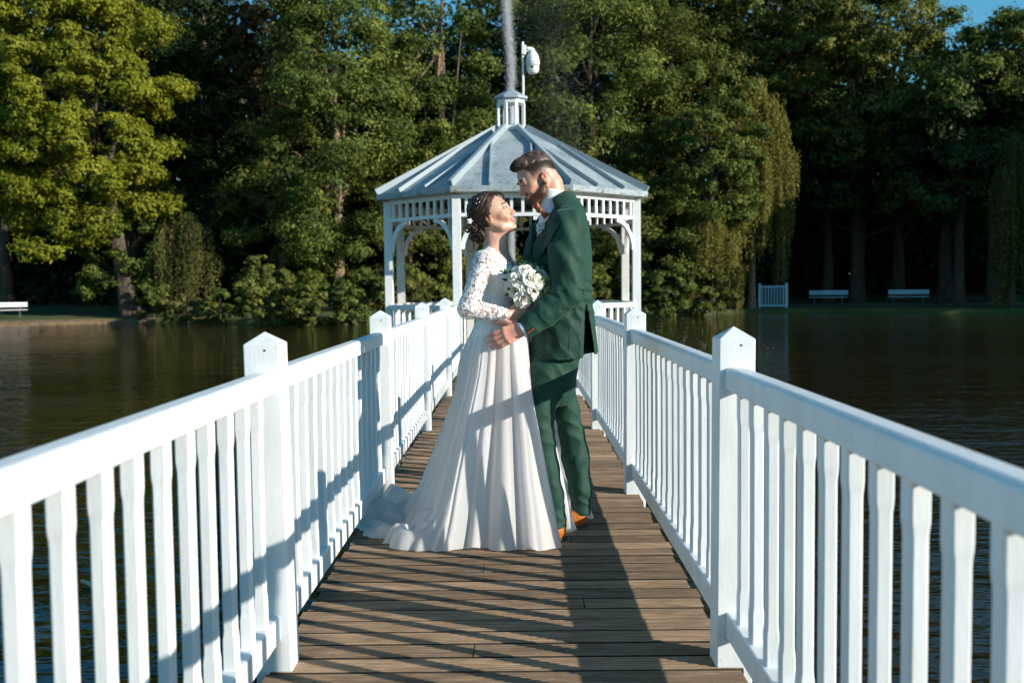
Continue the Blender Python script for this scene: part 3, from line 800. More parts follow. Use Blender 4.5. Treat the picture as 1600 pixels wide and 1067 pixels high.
# dark trunks in the shade of the right bank and the left lawn
for x, Y, w, lab in ((1225, 66, .3, 'dark slim trunk right of the small gate'), (1293, 66, .4, 'dark trunk behind the left one of the two benches'), (1402, 68, .5, 'dark trunk between the two benches'),
                (1478, 63, .5, 'thick dark trunk right of the two benches'), (12, 60, .4, 'dark trunk behind the left bench')):
    b = P(x, 470, Y); t = empty('tree', (b.x, b.y, -.1), label=lab, cat='tree', group='trees round the lake')
    trunk_mesh((0, 0, 0), (RNG.normal(0, .3), 0, 9), w, [(RNG.normal(0, 2), 0, RNG.uniform(5, 9)) for _ in range(4)]).obj('trunk', BARK, t)
    Lc, nr, tn, B, br = crown_points((0, 0, 10), (3, 2, 3), 26, 16, 18, bough_r=.3)
    V, Fc, tt = leaves(Lc, nr, RNG.uniform(.2, .34, len(Lc)), .6, tn); link_mesh('crown', np_mesh('crown', V, Fc, {'tint': ('POINT', 'FLOAT', tt)}), L_DARK, t)

# ---- trees on the right shore outside the frame: they keep the low sun off the right bank
for i, (x, y, h, r) in enumerate(((46, 50, 19, 7), (50, 61, 20, 8), (59, 45, 22, 7), (62, 56, 23, 8), (74, 50, 26, 8))):
    t = empty('bank_tree', (x, y, -.2), label=('tree on the right bank outside the picture, nearest the water', 'tree on the right bank outside the picture, lower and nearer the bridge start', 'tree on the right bank outside the picture, behind the two nearest the water', 'tree on the right bank outside the picture, farthest back towards the camera', 'tallest tree on the right bank outside the picture, farthest from the bridge')[i], cat='tree', group='trees on the right bank outside the frame')
    Lc, nr, tn, B, br = crown_points((0, 0, h * .5), (r, r, h * .5), 60, 20, 20, bough_r=.34, front=0)
    V, Fc, tt = leaves(Lc, nr, RNG.uniform(.7, 1.15, len(Lc)), .8, tn); link_mesh('crown', np_mesh('crown', V, Fc, {'tint': ('POINT', 'FLOAT', tt)}), L_GREEN, t)
    trunk_mesh((0, 0, 0), (0, 0, h * .8), .5, []).obj('trunk', BARK, t)
# ------------------------------------------------------------------ distance-field modelling: smooth bodies and cloth
def vnoise(Pt, scale, seed=0):
    """smooth value noise, Pt (...,3) in metres, result about -1..1"""
    r = np.random.default_rng(seed); tab = r.uniform(-1, 1, (32, 32, 32)).astype(np.float32)
    q = Pt * scale + 100.0; i = np.floor(q).astype(np.int32); f = q - i; f = f * f * (3 - 2 * f); i &= 31; j = (i + 1) & 31
    x0, y0, z0 = i[..., 0], i[..., 1], i[..., 2]; x1, y1, z1 = j[..., 0], j[..., 1], j[..., 2]; fx, fy, fz = f[..., 0], f[..., 1], f[..., 2]
    a = tab[x0, y0, z0] * (1 - fx) + tab[x1, y0, z0] * fx; b = tab[x0, y1, z0] * (1 - fx) + tab[x1, y1, z0] * fx
    c = tab[x0, y0, z1] * (1 - fx) + tab[x1, y0, z1] * fx; d = tab[x0, y1, z1] * (1 - fx) + tab[x1, y1, z1] * fx
    return (a * (1 - fy) + b * fy) * (1 - fz) + (c * (1 - fy) + d * fy) * fz

class Field:
    def __init__(s, lo, hi, h):
        s.lo = np.array(lo, float); s.h = h
        s.n = np.ceil((np.array(hi, float) - s.lo) / h).astype(int) + 1
        s.a = np.full(s.n, 0.5, np.float32)
        s.ax = [s.lo[i] + h * np.arange(s.n[i]) for i in range(3)]
    def sl(s, lo, hi):
        i0 = np.clip(np.floor((np.array(lo) - s.lo) / s.h).astype(int), 0, s.n); i1 = np.clip(np.ceil((np.array(hi) - s.lo) / s.h).astype(int) + 1, 0, s.n)
        return tuple(slice(a, b) for a, b in zip(i0, i1))
    def grid(s, sl):
        g = np.meshgrid(*[s.ax[i][sl[i]] for i in range(3)], indexing='ij')
        return np.stack(g, -1).astype(np.float32)
    def apply(s, fn, lo, hi, k=0.01, mode='add'):
        m = k + 3 * s.h
        sl = s.sl(np.array(lo) - m, np.array(hi) + m)
        if any(x.stop <= x.start for x in sl): return s
        d = fn(s.grid(sl)).astype(np.float32); a = s.a[sl]
        if mode == 'add':
            hh = np.clip(0.5 + 0.5 * (a - d) / k, 0, 1) if k > 0 else (a > d).astype(np.float32)
            s.a[sl] = a * (1 - hh) + d * hh - k * hh * (1 - hh)
        elif mode == 'sub':
            hh = np.clip(0.5 - 0.5 * (a + d) / k, 0, 1)
            s.a[sl] = a * (1 - hh) - d * hh + k * hh * (1 - hh)
        return s
    def cap(s, a, b, ra, rb, k=0.01, mode='add', side=None, ratio=1.0):
        """tapered capsule a->b; its thickness along `side` is scaled by ratio"""
        a = np.array(a, np.float32); b = np.array(b, np.float32); r = max(ra, rb) * max(1, ratio)
        if side is not None: sd = np.array(side, np.float32); sd = sd / np.linalg.norm(sd)
        def fn(p):
            ab = b - a; t = np.clip(((p - a) @ ab) / (ab @ ab + 1e-12), 0, 1); q = p - (a + t[..., None] * ab)
            if side is not None:
                w = q @ sd; q = q + (w * (1 / ratio - 1))[..., None] * sd
            return (np.sqrt((q * q).sum(-1)) - (ra + (rb - ra) * t)) * (min(1, ratio) if side is not None else 1)
        return s.apply(fn, np.minimum(a, b) - r, np.maximum(a, b) + r, k, mode)
    def ell(s, c, r, R=None, k=0.01, mode='add'):
        c = np.array(c, np.float32); r = np.array(r, np.float32); R_ = np.eye(3, dtype=np.float32) if R is None else np.array(R, np.float32)
        ext = np.abs(R_) @ r
        def fn(p):
            q = (p - c) @ R_; k0 = np.sqrt(((q / r) ** 2).sum(-1)); k1 = np.sqrt(((q / (r * r)) ** 2).sum(-1)) + 1e-6
            return k0 * (k0 - 1) / k1
        return s.apply(fn, c - ext, c + ext, k, mode)
    def loft(s, levels, k=0.02, mode='add', n=2.3):
        """levels: (z, cx, cy, half_a, half_b, yaw) stacked sections; a lies along the yaw direction"""
        L = np.array(levels, np.float32); m = max(L[:, 3].max(), L[:, 4].max())
        lo = np.array([L[:, 1].min() - m, L[:, 2].min() - m, L[0, 0]]); hi = np.array([L[:, 1].max() + m, L[:, 2].max() + m, L[-1, 0]])
        def fn(p):
            z = p[..., 2]; I = [np.interp(z, L[:, 0], L[:, j]) for j in range(1, 6)]
            cx, cy, a, b, yw = I; dx, dy = p[..., 0] - cx, p[..., 1] - cy; cs, sn = np.cos(yw), np.sin(yw)
            u = np.abs(dx * cs + dy * sn) / a; v = np.abs(-dx * sn + dy * cs) / b
            d = ((u ** n + v ** n) ** (1 / n) - 1) * np.minimum(a, b)
            e = np.maximum(L[0, 0] - z, z - L[-1, 0])
            return np.maximum(d, e)
        return s.apply(fn, lo, hi, k, mode)
    def warp(s, fn):
        """adds fn(points) to the field near its surface"""
        I = np.nonzero(np.abs(s.a) < 0.05); p = np.stack([s.ax[i][I[i]] for i in range(3)], -1).astype(np.float32)
        s.a[I] += fn(p).astype(np.float32); return s
    def surface(s):
        A = s.a; n = A.shape; ins = A < 0
        c = np.zeros((n[0]-1, n[1]-1, n[2]-1), np.int8)
        for dx in (0, 1):
            for dy in (0, 1):
                for dz in (0, 1):
                    c += ins[dx:n[0]-1+dx, dy:n[1]-1+dy, dz:n[2]-1+dz]
        act = (c > 0) & (c < 8); I = np.stack(np.nonzero(act), -1)
        idx = np.full(act.shape, -1, np.int32); idx[act] = np.arange(len(I))
        cor = np.array([(x, y, z) for x in (0, 1) for y in (0, 1) for z in (0, 1)])
        val = np.stack([A[I[:, 0]+a, I[:, 1]+b, I[:, 2]+d] for a, b, d in cor], 1)
        acc = np.zeros((len(I), 3)); cnt = np.zeros(len(I))
        for i in range(8):
            for j in range(i + 1, 8):
                if np.abs(cor[i] - cor[j]).sum() == 1:
                    va, vb = val[:, i], val[:, j]; m = (va < 0) != (vb < 0)
                    t = np.where(m, va / (va - vb + 1e-12), 0)
                    acc += np.where(m[:, None], cor[i] + (cor[j] - cor[i]) * t[:, None], 0); cnt += m
        V = s.lo + (I + acc / cnt[:, None]) * s.h
        F_ = []
        for ax in range(3):
            o1, o2 = [(1, 2), (2, 0), (0, 1)][ax]
            sl0 = [slice(1, -1)] * 3; sl0[ax] = slice(0, -1); sl1 = list(sl0); sl1[ax] = slice(1, None)
            a0 = ins[tuple(sl0)]; a1 = ins[tuple(sl1)] if False else None
            full = [slice(1, n[i]-1) for i in range(3)]; full[ax] = slice(0, n[ax]-1); nx = list(full); nx[ax] = slice(1, n[ax])
            a0 = ins[tuple(full)]; a1 = ins[tuple(nx)]; ch = a0 != a1
            Q = np.stack(np.nonzero(ch), -1); off = np.ones(3, int); off[ax] = 0; Q = Q + off
            e1 = np.zeros(3, int); e1[o1] = 1; e2 = np.zeros(3, int); e2[o2] = 1
            g = lambda q: idx[q[:, 0], q[:, 1], q[:, 2]]
            q = np.stack([g(Q - e1 - e2), g(Q - e2), g(Q), g(Q - e1)], 1)
            fl = a0[ch]; q[~fl] = q[~fl][:, ::-1]; F_.append(q)
        F_ = np.concatenate(F_); F_ = F_[(F_ >= 0).all(1)]
        return V, F_

def vert_normals(V, Fc):
    n = np.cross(V[Fc[:, 2]] - V[Fc[:, 0]], V[Fc[:, 3]] - V[Fc[:, 1]]); o = np.zeros_like(V)
    for i in range(4): np.add.at(o, Fc[:, i], n)
    return unit(o)

def smooth_mesh(V, Fc, it=1, lam=0.5):
    for _ in range(it):
        s = np.zeros_like(V); c = np.zeros(len(V))
        for i in range(4):
            np.add.at(s, Fc[:, i], V[Fc[:, (i+1) % 4]]); np.add.at(c, Fc[:, i], 1)
            np.add.at(s, Fc[:, i], V[Fc[:, (i+3) % 4]]); np.add.at(c, Fc[:, i], 1)
        V = V + lam * (s / np.maximum(c, 1)[:, None] - V)
    return V

def frame(fwd, up=(0, 0, 1)):
    """columns: forward, left, up"""
    f = Vector(fwd).normalized(); u = Vector(up); l = u.cross(f).normalized(); u = f.cross(l).normalized()
    return np.array([[f.x, l.x, u.x], [f.y, l.y, u.y], [f.z, l.z, u.z]])

# ---- materials of the people
def skin_mat():
    m, nt, b, out = new_mat('skin')
    at = N(nt, 'ShaderNodeAttribute', attribute_name='tone'); nt.links.new(at.outputs['Color'], b.inputs['Base Color'])
    b.inputs['Roughness'].default_value = 0.45; b.inputs['Subsurface Weight'].default_value = 0.12
    b.inputs['Subsurface Radius'].default_value = (0.012, 0.005, 0.003); b.inputs['Subsurface Scale'].default_value = 0.6
    bump(nt, b, noise(nt, gcoords(nt), 260, 2), 0.06, 0.002); return m
SKIN = skin_mat()
def suit_mat():
    m, nt, b, out = new_mat('green_suit_cloth')
    w = N(nt, 'ShaderNodeTexNoise'); w.inputs['Scale'].default_value = 420; w.inputs['Detail'].default_value = 2
    nt.links.new(gcoords(nt, (1, 1, .25)), w.inputs['Vector'])
    g = noise(nt, gcoords(nt), 9, 3, .6)
    s = N(nt, 'ShaderNodeMath', operation='ADD'); nt.links.new(w.outputs['Fac'], s.inputs[0]); nt.links.new(g, s.inputs[1])
    h = N(nt, 'ShaderNodeMath', operation='MULTIPLY'); h.inputs[1].default_value = .5; nt.links.new(s.outputs[0], h.inputs[0])
    nt.links.new(ramp(nt, h.outputs[0], [(0.35, (0.0035, 0.030, 0.019)), (0.65, (0.0080, 0.055, 0.035))]), b.inputs['Base Color'])
    b.inputs['Roughness'].default_value = 0.72; b.inputs['Specular IOR Level'].default_value = 0.35
    b.inputs['Sheen Weight'].default_value = 0.10; b.inputs['Sheen Roughness'].default_value = 0.5; b.inputs['Sheen Tint'].default_value = (.5, .8, .65, 1)
    bump(nt, b, w.outputs['Fac'], 0.18, 0.002); return m
SUIT = suit_mat()
LINING = simple('black_lining', (0.012, 0.016, 0.018), 0.5)
SHIRT = simple('white_shirt', (0.74, 0.77, 0.82), 0.7, nscale=200, namp=0.04)
TAN = simple('tan_leather', (0.42, 0.13, 0.022), 0.28, nscale=30, namp=0.25)
SOLE = simple('dark_sole', (0.05, 0.03, 0.02), 0.6)
RUST = simple('rust_satin', (0.33, 0.085, 0.022), 0.38, nscale=60, namp=0.25)
HAIRG = simple('dark_brown_hair', (0.075, 0.043, 0.027), 0.5, nscale=300, namp=0.6)
HAIRG.node_tree.nodes['Principled BSDF'].inputs['Sheen Weight'].default_value = 0.2
BEARD = simple('brown_beard', (0.16, 0.060, 0.024), 0.55, nscale=300, namp=0.5)
HAIRB = simple('brunette_hair', (0.045, 0.022, 0.013), 0.42, nscale=220, namp=0.6)
HAIRB2 = simple('chestnut_hair', (0.16, 0.075, 0.035), 0.4, nscale=220, namp=0.5)
EYEW = simple('eye_white', (0.50, 0.47, 0.44), 0.15)
IRIS = simple('brown_iris', (0.05, 0.022, 0.01), 0.1)
BROW = simple('brow_hair', (0.035, 0.018, 0.011), 0.6)
LIPS = simple('lips', (0.50, 0.16, 0.14), 0.35)
TEETH = simple('teeth', (0.80, 0.78, 0.72), 0.2)
GOLD = simple('gold', (0.8, 0.55, 0.22), 0.2, 1.0)
PEARL = simple('pearl', (0.85, 0.84, 0.80), 0.15)

def head_prims(F, M, c, s, male, smile=1.0):
    """M: 3x3 axes (forward, left, up), c: centre; adds head prims to field F"""
    M = np.array(M); c = np.array(c)
    w = lambda x, y, z: c + M @ (np.array([x, y, z]) * s)
    E = lambda p, r, k=.012, mode='add', R=None: F.ell(w(*p), np.array(r) * s, M if R is None else M @ R, k * s, mode)
    Cc = lambda a, b, ra, rb, k=.01, mode='add': F.cap(w(*a), w(*b), ra * s, rb * s, k * s, mode)
    E((-.014, 0, .030), (.096, .076, .086)); E((-.045, 0, -.005), (.060, .062, .060), .02)
    E((.030, 0, -.005), (.060, .060, .088), .02)
    E((.020, 0, -.055), (.058, .052, .048), .02)
    E((.052, 0, -.062), (.034, .034, .036), .018)
    jw = .058 if male else .052
    for sg in (-1, 1):
        Cc((-.008, sg*jw, -.040), (.028, sg*(jw-.008), -.078), .017, .015, .018); Cc((.028, sg*(jw-.008), -.078), (.072, sg*.014, -.100), .014, .013, .016)
        E((.054, sg*.040, -.022), (.024, .022, .022), .018)
    E((.074, 0, -.098), (.018, .022 if male else .017, .017), .014)
    for sg in (-1, 1):
        E((.097, sg*.030, .004), (.022, .020, .0145), .010, 'sub')
        E((.0765, sg*.031, .0035), (.0145, .0165, .0125), .005)
    Cc((.080, -.034, .024), (.080, .034, .024), .0105 if male else .007, .0105 if male else .007, .012)
    E((.086, 0, .018), (.010, .012, .014), .012)
    nl = 1.22 if male else 1.0
    Cc((.087, 0, .008), (.087 + .020*nl, 0, -.026), .0065, .0082, .010); E((.087 + .022*nl, 0, -.031), (.0095, .0092, .0085), .006)
    E((.088, 0, -.020), (.016, .0125, .022), .006)
    for sg in (-1, 1): E((.096, sg*.0115, -.0345), (.0105, .0065, .0070), .006); E((.098, sg*.006, -.0415), (.0055, .0032, .0035), .003, 'sub')
    # mouth: upper and lower lip arcs rising at the corners (a smile)
    up = .0085 * smile
    for (zc, r, sgn) in ((-.0565, .0055, 1), (-.0705, .0062, -1)):
        pts = [(.0905 - .26 * abs(y) ** 1.25 * 1.6, y, zc + up * (abs(y) / .026) ** 2 * (1 if sgn > 0 else 1.5)) for y in np.linspace(-.026, .026, 7)]
        for a, b in zip(pts[:-1], pts[1:]): Cc(a, b, r * (1 - .45 * abs(a[1]) / .026), r * (1 - .45 * abs(b[1]) / .026), .004)
    pts = [(.0985 - .26 * abs(y) ** 1.25 * 1.6, y, -.0635 + up * (abs(y) / .026) ** 2) for y in np.linspace(-.024, .024, 7)]
    for a, b in zip(pts[:-1], pts[1:]): Cc(a, b, .0034, .0034, .0025, 'sub')
    # smile folds
    for sg in (-1, 1):
        Cc((.090, sg*.020, -.034), (.079, sg*.036, -.058), .0025, .002, .006, 'sub')
        E((.070, sg*.036, -.040), (.020, .017, .017), .014)
    # ears
    for sg in (-1, 1):
        Ry = np.array(Matrix.Rotation(math.radians(-14), 3, 'Y'))
        E((-.010, sg*.079, -.024 if male else -.016), (.0175, .0075, .0300), .006, 'add', Ry)
        E((-.006, sg*.086, -.020 if male else -.012), (.0100, .0055, .0180), .003, 'sub', Ry)
        E((-.003, sg*.083, -.029 if male else -.021), (.006, .004, .007), .003)
    return w

def skin_tone(V, w_inv, male, base, mask_fn=None):
    """colour per vertex in head space"""
    q = w_inv(V); col = np.tile(np.array(base), (len(V), 1))
    def blend(mask, c, a=1.0):
        nonlocal col; m = np.clip(mask, 0, 1)[:, None] * a; col = col * (1 - m) + np.array(c) * m
    g = lambda c, r: np.exp(-((((q - np.array(c)) / np.array(r)) ** 2).sum(1)))
    blend(g((.06, .045, -.03), (.03, .025, .02)) + g((.06, -.045, -.03), (.03, .025, .02)), np.array(base) * (1.05, .78, .72), .7)
    blend(g((.108, 0, -.033), (.014, .014, .012)), np.array(base) * (1.02, .76, .70), .6)
    for sg in (-1, 1): blend(g((-.008, sg*.082, -.016), (.024, .012, .034)), np.array(base) * (1.08, .58, .48), .75)
    lip = np.exp(-(np.abs(q[:, 0] - .089) / .014) ** 4) * np.exp(-((q[:, 1] / .026) ** 4)) * np.exp(-((q[:, 2] + .0625 - .0085 * (q[:, 1] / .026) ** 2) / .0105) ** 4)
    blend(lip * 1.3, (0.46, 0.15, 0.13) if male else (0.55, 0.13, 0.13), .9)
    for sg in (-1, 1): blend(g((.082, sg*.031, .010), (.02, .02, .006)), np.array(base) * (.62, .5, .45), .6)
    return col, q

def finish_skin(name, parts, parent, heads):
    Vs, Fs, off = [], [], 0
    for V, Fc in parts: Vs.append(V); Fs.append(Fc + off); off += len(V)
    V = np.concatenate(Vs); Fc = np.concatenate(Fs)
    return V, Fc

def hand_prims(F, wrist, fwd, back, s=1.0, curl=0.5, spread=0.12, thumb_side=1, kk=0.004, bend_dir=None, thumb_curl=.3):
    """wrist point, fwd: wrist->knuckles, back: direction of the hand's back; fingers bend away from the back"""
    f = Vector(fwd).normalized(); n = Vector(back); n = (n - f * n.dot(f)).normalized(); sd = f.cross(n).normalized() * thumb_side
    w = Vector(wrist); A = lambda a, b, c: w + f * a * s + sd * b * s + n * c * s
    F.cap(A(-.01, 0, 0), A(.03, 0, 0), .026*s, .028*s, .02, side=n, ratio=.72)
    for b0 in (-.030, -.010, .010, .030): F.cap(A(.015, b0*.6, 0), A(.085 - abs(b0+.0)*.25, b0, .002), .014*s, .0115*s, .010)
    lens = [(.030, (.042, .026, .020)), (.010, (.046, .029, .021)), (-.011, (.042, .027, .020)), (-.030, (.034, .021, .018))]
    tips = []
    for i, (b0, seg) in enumerate(lens):
        p = A(.086 - abs(b0)*.25, b0, .001); ang = 0.15 + curl * .5; d0 = (f + sd * (b0 / .03) * spread).normalized()
        r = [.0106, .0097, .0088, .0074]
        for j, L in enumerate(seg):
            d = (d0 * math.cos(ang) - n * math.sin(ang)).normalized(); q = p + d * L * s
            F.cap(p, q, r[j]*s, r[j+1]*s, .003 if j else .006); p = q; ang += curl * (.75 if j == 0 else .55)
        tips.append(p)
    p = A(.018, .024, -.004); q = A(.050, .052, -.012 - .01*thumb_curl); F.cap(p, q, .0155*s, .0125*s, .010)
    r_ = q + (f * .8 + sd * (.55 - .5*thumb_curl) - n * .35 * (1 + thumb_curl)).normalized() * .032 * s; F.cap(q, r_, .0118*s, .0105*s, .004)
    t = r_ + (f * .9 + sd * (.25 - .5*thumb_curl) - n * .4 * (1 + thumb_curl)).normalized() * .026 * s; F.cap(r_, t, .0105*s, .0085*s, .003)
    return A, tips

# ================================================================== the groom
groom = empty('person', (0.17, 4.85, 0), label='bearded man in a dark green suit and rust bow tie looking down at the bride', cat='person')
GO = np.array([0.17, 4.85, 0.0])
# head frame: faces left and a little towards the camera, tilted down
gh = np.array(P(838.5, 278.5, 4.86))
gf = Vector((-1, -0.30, -0.60)).normalized()
GM = frame(gf, (-0.40, 0.02, 1))
def inv(M, c, s): return lambda V: ((V - c) @ M) / s
GS = 0.955
chestY = 4.87
gz_ = lambda x, y, Y: np.array(P(x, y, Y))
B = Field((-.12, 4.45, .92), (.52, 5.25, 1.92), .0032)
gw = head_prims(B, GM, gh, GS, True, 1.2)
neck0 = gh + GM @ np.array([-.045, 0, -.060]); neck1 = gz_(868, 336, 4.88)
B.cap(neck0, neck1, .060, .066, .02)
B.ell(gw(.058, 0, -.075), (.012, .02, .02), GM, .01)
shL = gz_(893, 350, 4.69); shR = gz_(868, 352, 5.05)
chest = gz_(878, 405, 4.87); waist = gz_(878, 500, 4.86)
B.cap(shL, shR, .055, .055, .04); B.cap(gz_(878, 372, 4.87), chest, .085, .10, .03); B.cap(chest, waist, .10, .11, .05)
elL = gz_(890, 462, 4.60); wrL = gz_(822, 512, 4.585)
B.cap(shL, elL, .052, .042, .03); B.cap(elL, wrL, .042, .029, .02)
elR = gz_(850, 462, 5.10); wrR = gz_(800, 470, 5.03)
B.cap(shR, elR, .052, .042, .03); B.cap(elR, wrR, .042, .029, .02)
# left hand on the bride's hip
hand_dir = gz_(776, 530, 4.565) - gz_(820, 511, 4.58)
A_, tipsL = hand_prims(B, gz_(817, 513, 4.58), hand_dir, (0.10, -1, 0.22), 1.06, curl=.36, spread=.06, thumb_side=1, thumb_curl=.1)
hand_prims(B, gz_(797, 470, 5.03), (-.9, -.3, 0), (0, 1, .3), 1.0, curl=.5, thumb_side=1)
Vh, Fh = B.surface(); Vh = smooth_mesh(Vh, Fh, 1, .35)
# lower body under the trousers
B2 = Field((-.1, 4.5, .03), (.5, 5.2, .97), .012)
hipL = gz_(852, 580, 4.78); hipR = gz_(870, 578, 4.95)
knL = gz_(846, 690, 4.73); knR = gz_(893, 690, 4.97); anL = gz_(870, 815, 4.70); anR = gz_(908, 790, 4.955)
B2.cap(waist, (hipL + hipR) / 2, .10, .070, .03)
for h_, k_, a_ in ((hipL, knL, anL), (hipR, knR, anR)): B2.cap(h_, k_, .056, .036, .02); B2.cap(k_, a_, .036, .028, .02)
V2, F2 = B2.surface()
Vb = np.concatenate([Vh, V2]); Fb = np.concatenate([Fh, F2 + len(Vh)])
gbase = (0.56, 0.31, 0.215)
col, q = skin_tone(Vb, inv(GM, gh, GS), True, gbase)
def bl(col, m, c, a=1.0):
    m = np.clip(m, 0, 1)[:, None] * a; return col * (1 - m) + np.array(c) * m
nz = vnoise(Vb, 90, 3)
def beard_mask(q, nz=0):
    low = 1 / (1 + np.exp(-( -q[:, 2] - .052 - .55 * np.maximum(0, .02 - q[:, 0]) * 0 + np.clip((.045 - q[:, 0]) * .42, -.012, .020)) / .005))
    side = 1 / (1 + np.exp((-.004 - q[:, 0]) / .006)); m = low * side * (q[:, 2] > -.125)
    lipm = np.exp(-((q[:, 2] + .0625) / .010) ** 4) * np.exp(-(q[:, 1] / .023) ** 4) * (q[:, 0] > .075)
    mus = np.exp(-((q[:, 2] + .047) / .006) ** 2) * np.exp(-(q[:, 1] / .03) ** 4) * (q[:, 0] > .07)
    return np.clip(np.maximum(m, mus) * (1 - lipm), 0, 1)
isH = np.linalg.norm(q, axis=1) < .17
bm = beard_mask(q) * isH
col = bl(col, bm, (0.13, 0.055, 0.030), .85)
# shaved sides and hairline
def hair_mask(q, cut=.050):
    line = .029 + np.clip(q[:, 0], 0, 1) * .34 - np.clip(-q[:, 0] - .02, 0, 1) * .6
    front = np.clip(-(q[:, 0] - .066 + (np.abs(q[:, 1]) / .06) ** 2 * .022) / .006, 0, 1)
    return np.clip((q[:, 2] - line) / .008, 0, 1) * front
fade = np.maximum(np.clip((q[:, 2] + .022 + .01 * nz) / .050, 0, 1) * np.clip((.046 - q[:, 0]) / .014, 0, 1), .42 * np.exp(-((q[:, 0] - .022) / .013) ** 2) * (q[:, 2] > -.07) * (q[:, 2] < .03) * (np.abs(q[:, 1]) > .03)) * isH * (q[:, 0] > -.2)
col = bl(col, fade * 1.05, (0.045, 0.030, 0.024), .92)
hm = hair_mask(q) * isH
col = bl(col, hm, (0.04, 0.022, 0.014), 1.0)
# hands a little redder
hmask = ((Vb[:, 2] < 1.13) & (Vb[:, 2] > .85) & (Vb[:, 0] < .14)); col[hmask] *= np.array([1.22, .98, 1.0])
col = col * (1 + .05 * nz[:, None])
me = np_mesh('body', Vb - GO, Fb, {'tone': ('POINT', 'FLOAT_COLOR', np.c_[col, np.ones(len(col))])}, smooth=True)
gbody = link_mesh('body', me, SKIN, groom)
NV = vert_normals(Vb, Fb)

def strands(name, pts, dirs, lens, mat, parent, org, width=.0011, curve=None, seg=3):
    """thin tapering hair blades"""
    n = len(pts); sidev = unit(np.cross(dirs, RNG.normal(size=(n, 3)))); Vv = []; 
    ts = np.linspace(0, 1, seg + 1)
    for t in ts:
        p = pts + dirs * (lens * t)[:, None] + (curve * (lens * t * t)[:, None] if curve is not None else 0)
        wv = width * (1 - .85 * t)
        Vv += [p - sidev * wv, p + sidev * wv]
    V = np.stack(Vv, 1).reshape(-1, 3); k = 2 * (seg + 1); Fs = []
    base = np.arange(n) * k
    for j in range(seg): Fs.append(np.stack([base + 2*j, base + 2*j + 1, base + 2*j + 3, base + 2*j + 2], 1))
    o = link_mesh(name, np_mesh(name, V - org, np.concatenate(Fs)), mat, parent); o['kind'] = 'stuff'; return o

# groom hair: a shaped mass with short blades over it
gi = inv(GM, gh, GS); hp = lambda p: gh + GM @ (np.array(p) * GS)
HF = Field(gh - .15, gh + .15, .0028)
HF.ell(hp((-.016, 0, .046)), np.array((.0985, .0775, .083)) * GS, GM, .01)
HF.cap(hp((.040, -.036, .098)), hp((.040, .036, .098)), .026, .026, .02); HF.cap(hp((.062, -.028, .098)), hp((.062, .028, .098)), .017, .017, .02)
def cutg(p):
    q = gi(p.reshape(-1, 3)).reshape(p.shape)
    line = .058 + np.clip(q[..., 0], 0, 1) * .20 - np.clip(-q[..., 0] - .02, 0, 1) * .55
    d1 = np.full(q.shape[:-1], -1.0, np.float32); d2 = q[..., 0] - .082 + (np.abs(q[..., 1]) / .07) ** 2 * .03 - np.clip(q[..., 2] - .085, 0, 1) * .55
    return np.maximum(d1, d2 * .9)
I = HF.grid(HF.sl(HF.lo, HF.lo + HF.h * HF.n))
HF.a = np.maximum(HF.a, cutg(I) * .9)
qH = gi(I.reshape(-1, 3)).reshape(I.shape); lineH = .040 + np.clip(qH[..., 0], 0, 1) * .22 - np.clip(-qH[..., 0] - .02, 0, 1) * .5
HF.a += (np.clip((lineH + .045 - qH[..., 2]) / .080, 0, 1.6) * .021).astype(np.float32)
HF.a += (vnoise(I @ GM * np.array([.35, 1, .6]) , 150, 5) * .0022 + vnoise(I, 60, 6) * .0018).astype(np.float32)
Vg, Fg = HF.surface(); ng = vert_normals(Vg, Fg)
link_mesh('hair', np_mesh('hair', Vg - GO, Fg, smooth=True), HAIRG, groom)
k = RNG.choice(len(Vg), 16000); qk = gi(Vg[k]); outw = ng[k]
flow = np.tile(GM @ np.array([.9, .05, .25]), (len(k), 1)); sidef = GM @ np.array([-.35, 0, -.9])
wtop = np.clip((qk[:, 2] - .075) / .03, 0, 1)[:, None]
dr = unit(outw * (.35 + .45 * wtop) + flow * wtop * .9 + sidef * (1 - wtop) * .8 + RNG.normal(0, .20, (len(k), 3)))
ln_ = .006 + .013 * wtop[:, 0] * RNG.uniform(.6, 1.2, len(k))
strands('hair_strands', Vg[k] - outw * .003, dr, ln_, HAIRG, groom, GO, .0010, -outw * .3)
cand = np.nonzero((hm > .25) & isH)[0]; cand = RNG.choice(cand, min(8000, len(cand) * 2)); jit = RNG.normal(0, .0012, (len(cand), 3))
strands('side_hair', Vb[cand] + jit, unit(NV[cand] * .45 + sidef * .9 + RNG.normal(0, .15, (len(cand), 3))), .003 + .006 * np.clip((q[cand, 2] - .03) / .04, 0, 1) * RNG.uniform(.7, 1.2, len(cand)), HAIRG, groom, GO, .0009, seg=2)
cand = np.nonzero(isH & (q[:, 2] > -.004) & (q[:, 0] < .040))[0]; pr = np.clip((q[cand, 2] + .004) / .045, 0, 1) ** 1.4
cand = cand[RNG.random(len(cand)) < pr]
strands('shaved_sides', Vb[cand] + RNG.normal(0, .001, (len(cand), 3)), unit(NV[cand] * .5 + sidef), RNG.uniform(.0015, .0040, len(cand)), HAIRG, groom, GO, .0006, seg=1)
cand = np.nonzero(bm > .45)[0]; cand = RNG.choice(cand, min(9000, len(cand) * 3))
strands('beard', Vb[cand] - NV[cand] * .001 + RNG.normal(0, .0008, (len(cand), 3)), unit(NV[cand] * .8 + GM @ np.array([.25, 0, -.8]) + RNG.normal(0, .3, (len(cand), 3))), RNG.uniform(.002, .0055, len(cand)), BEARD, groom, GO, .0005, seg=2)

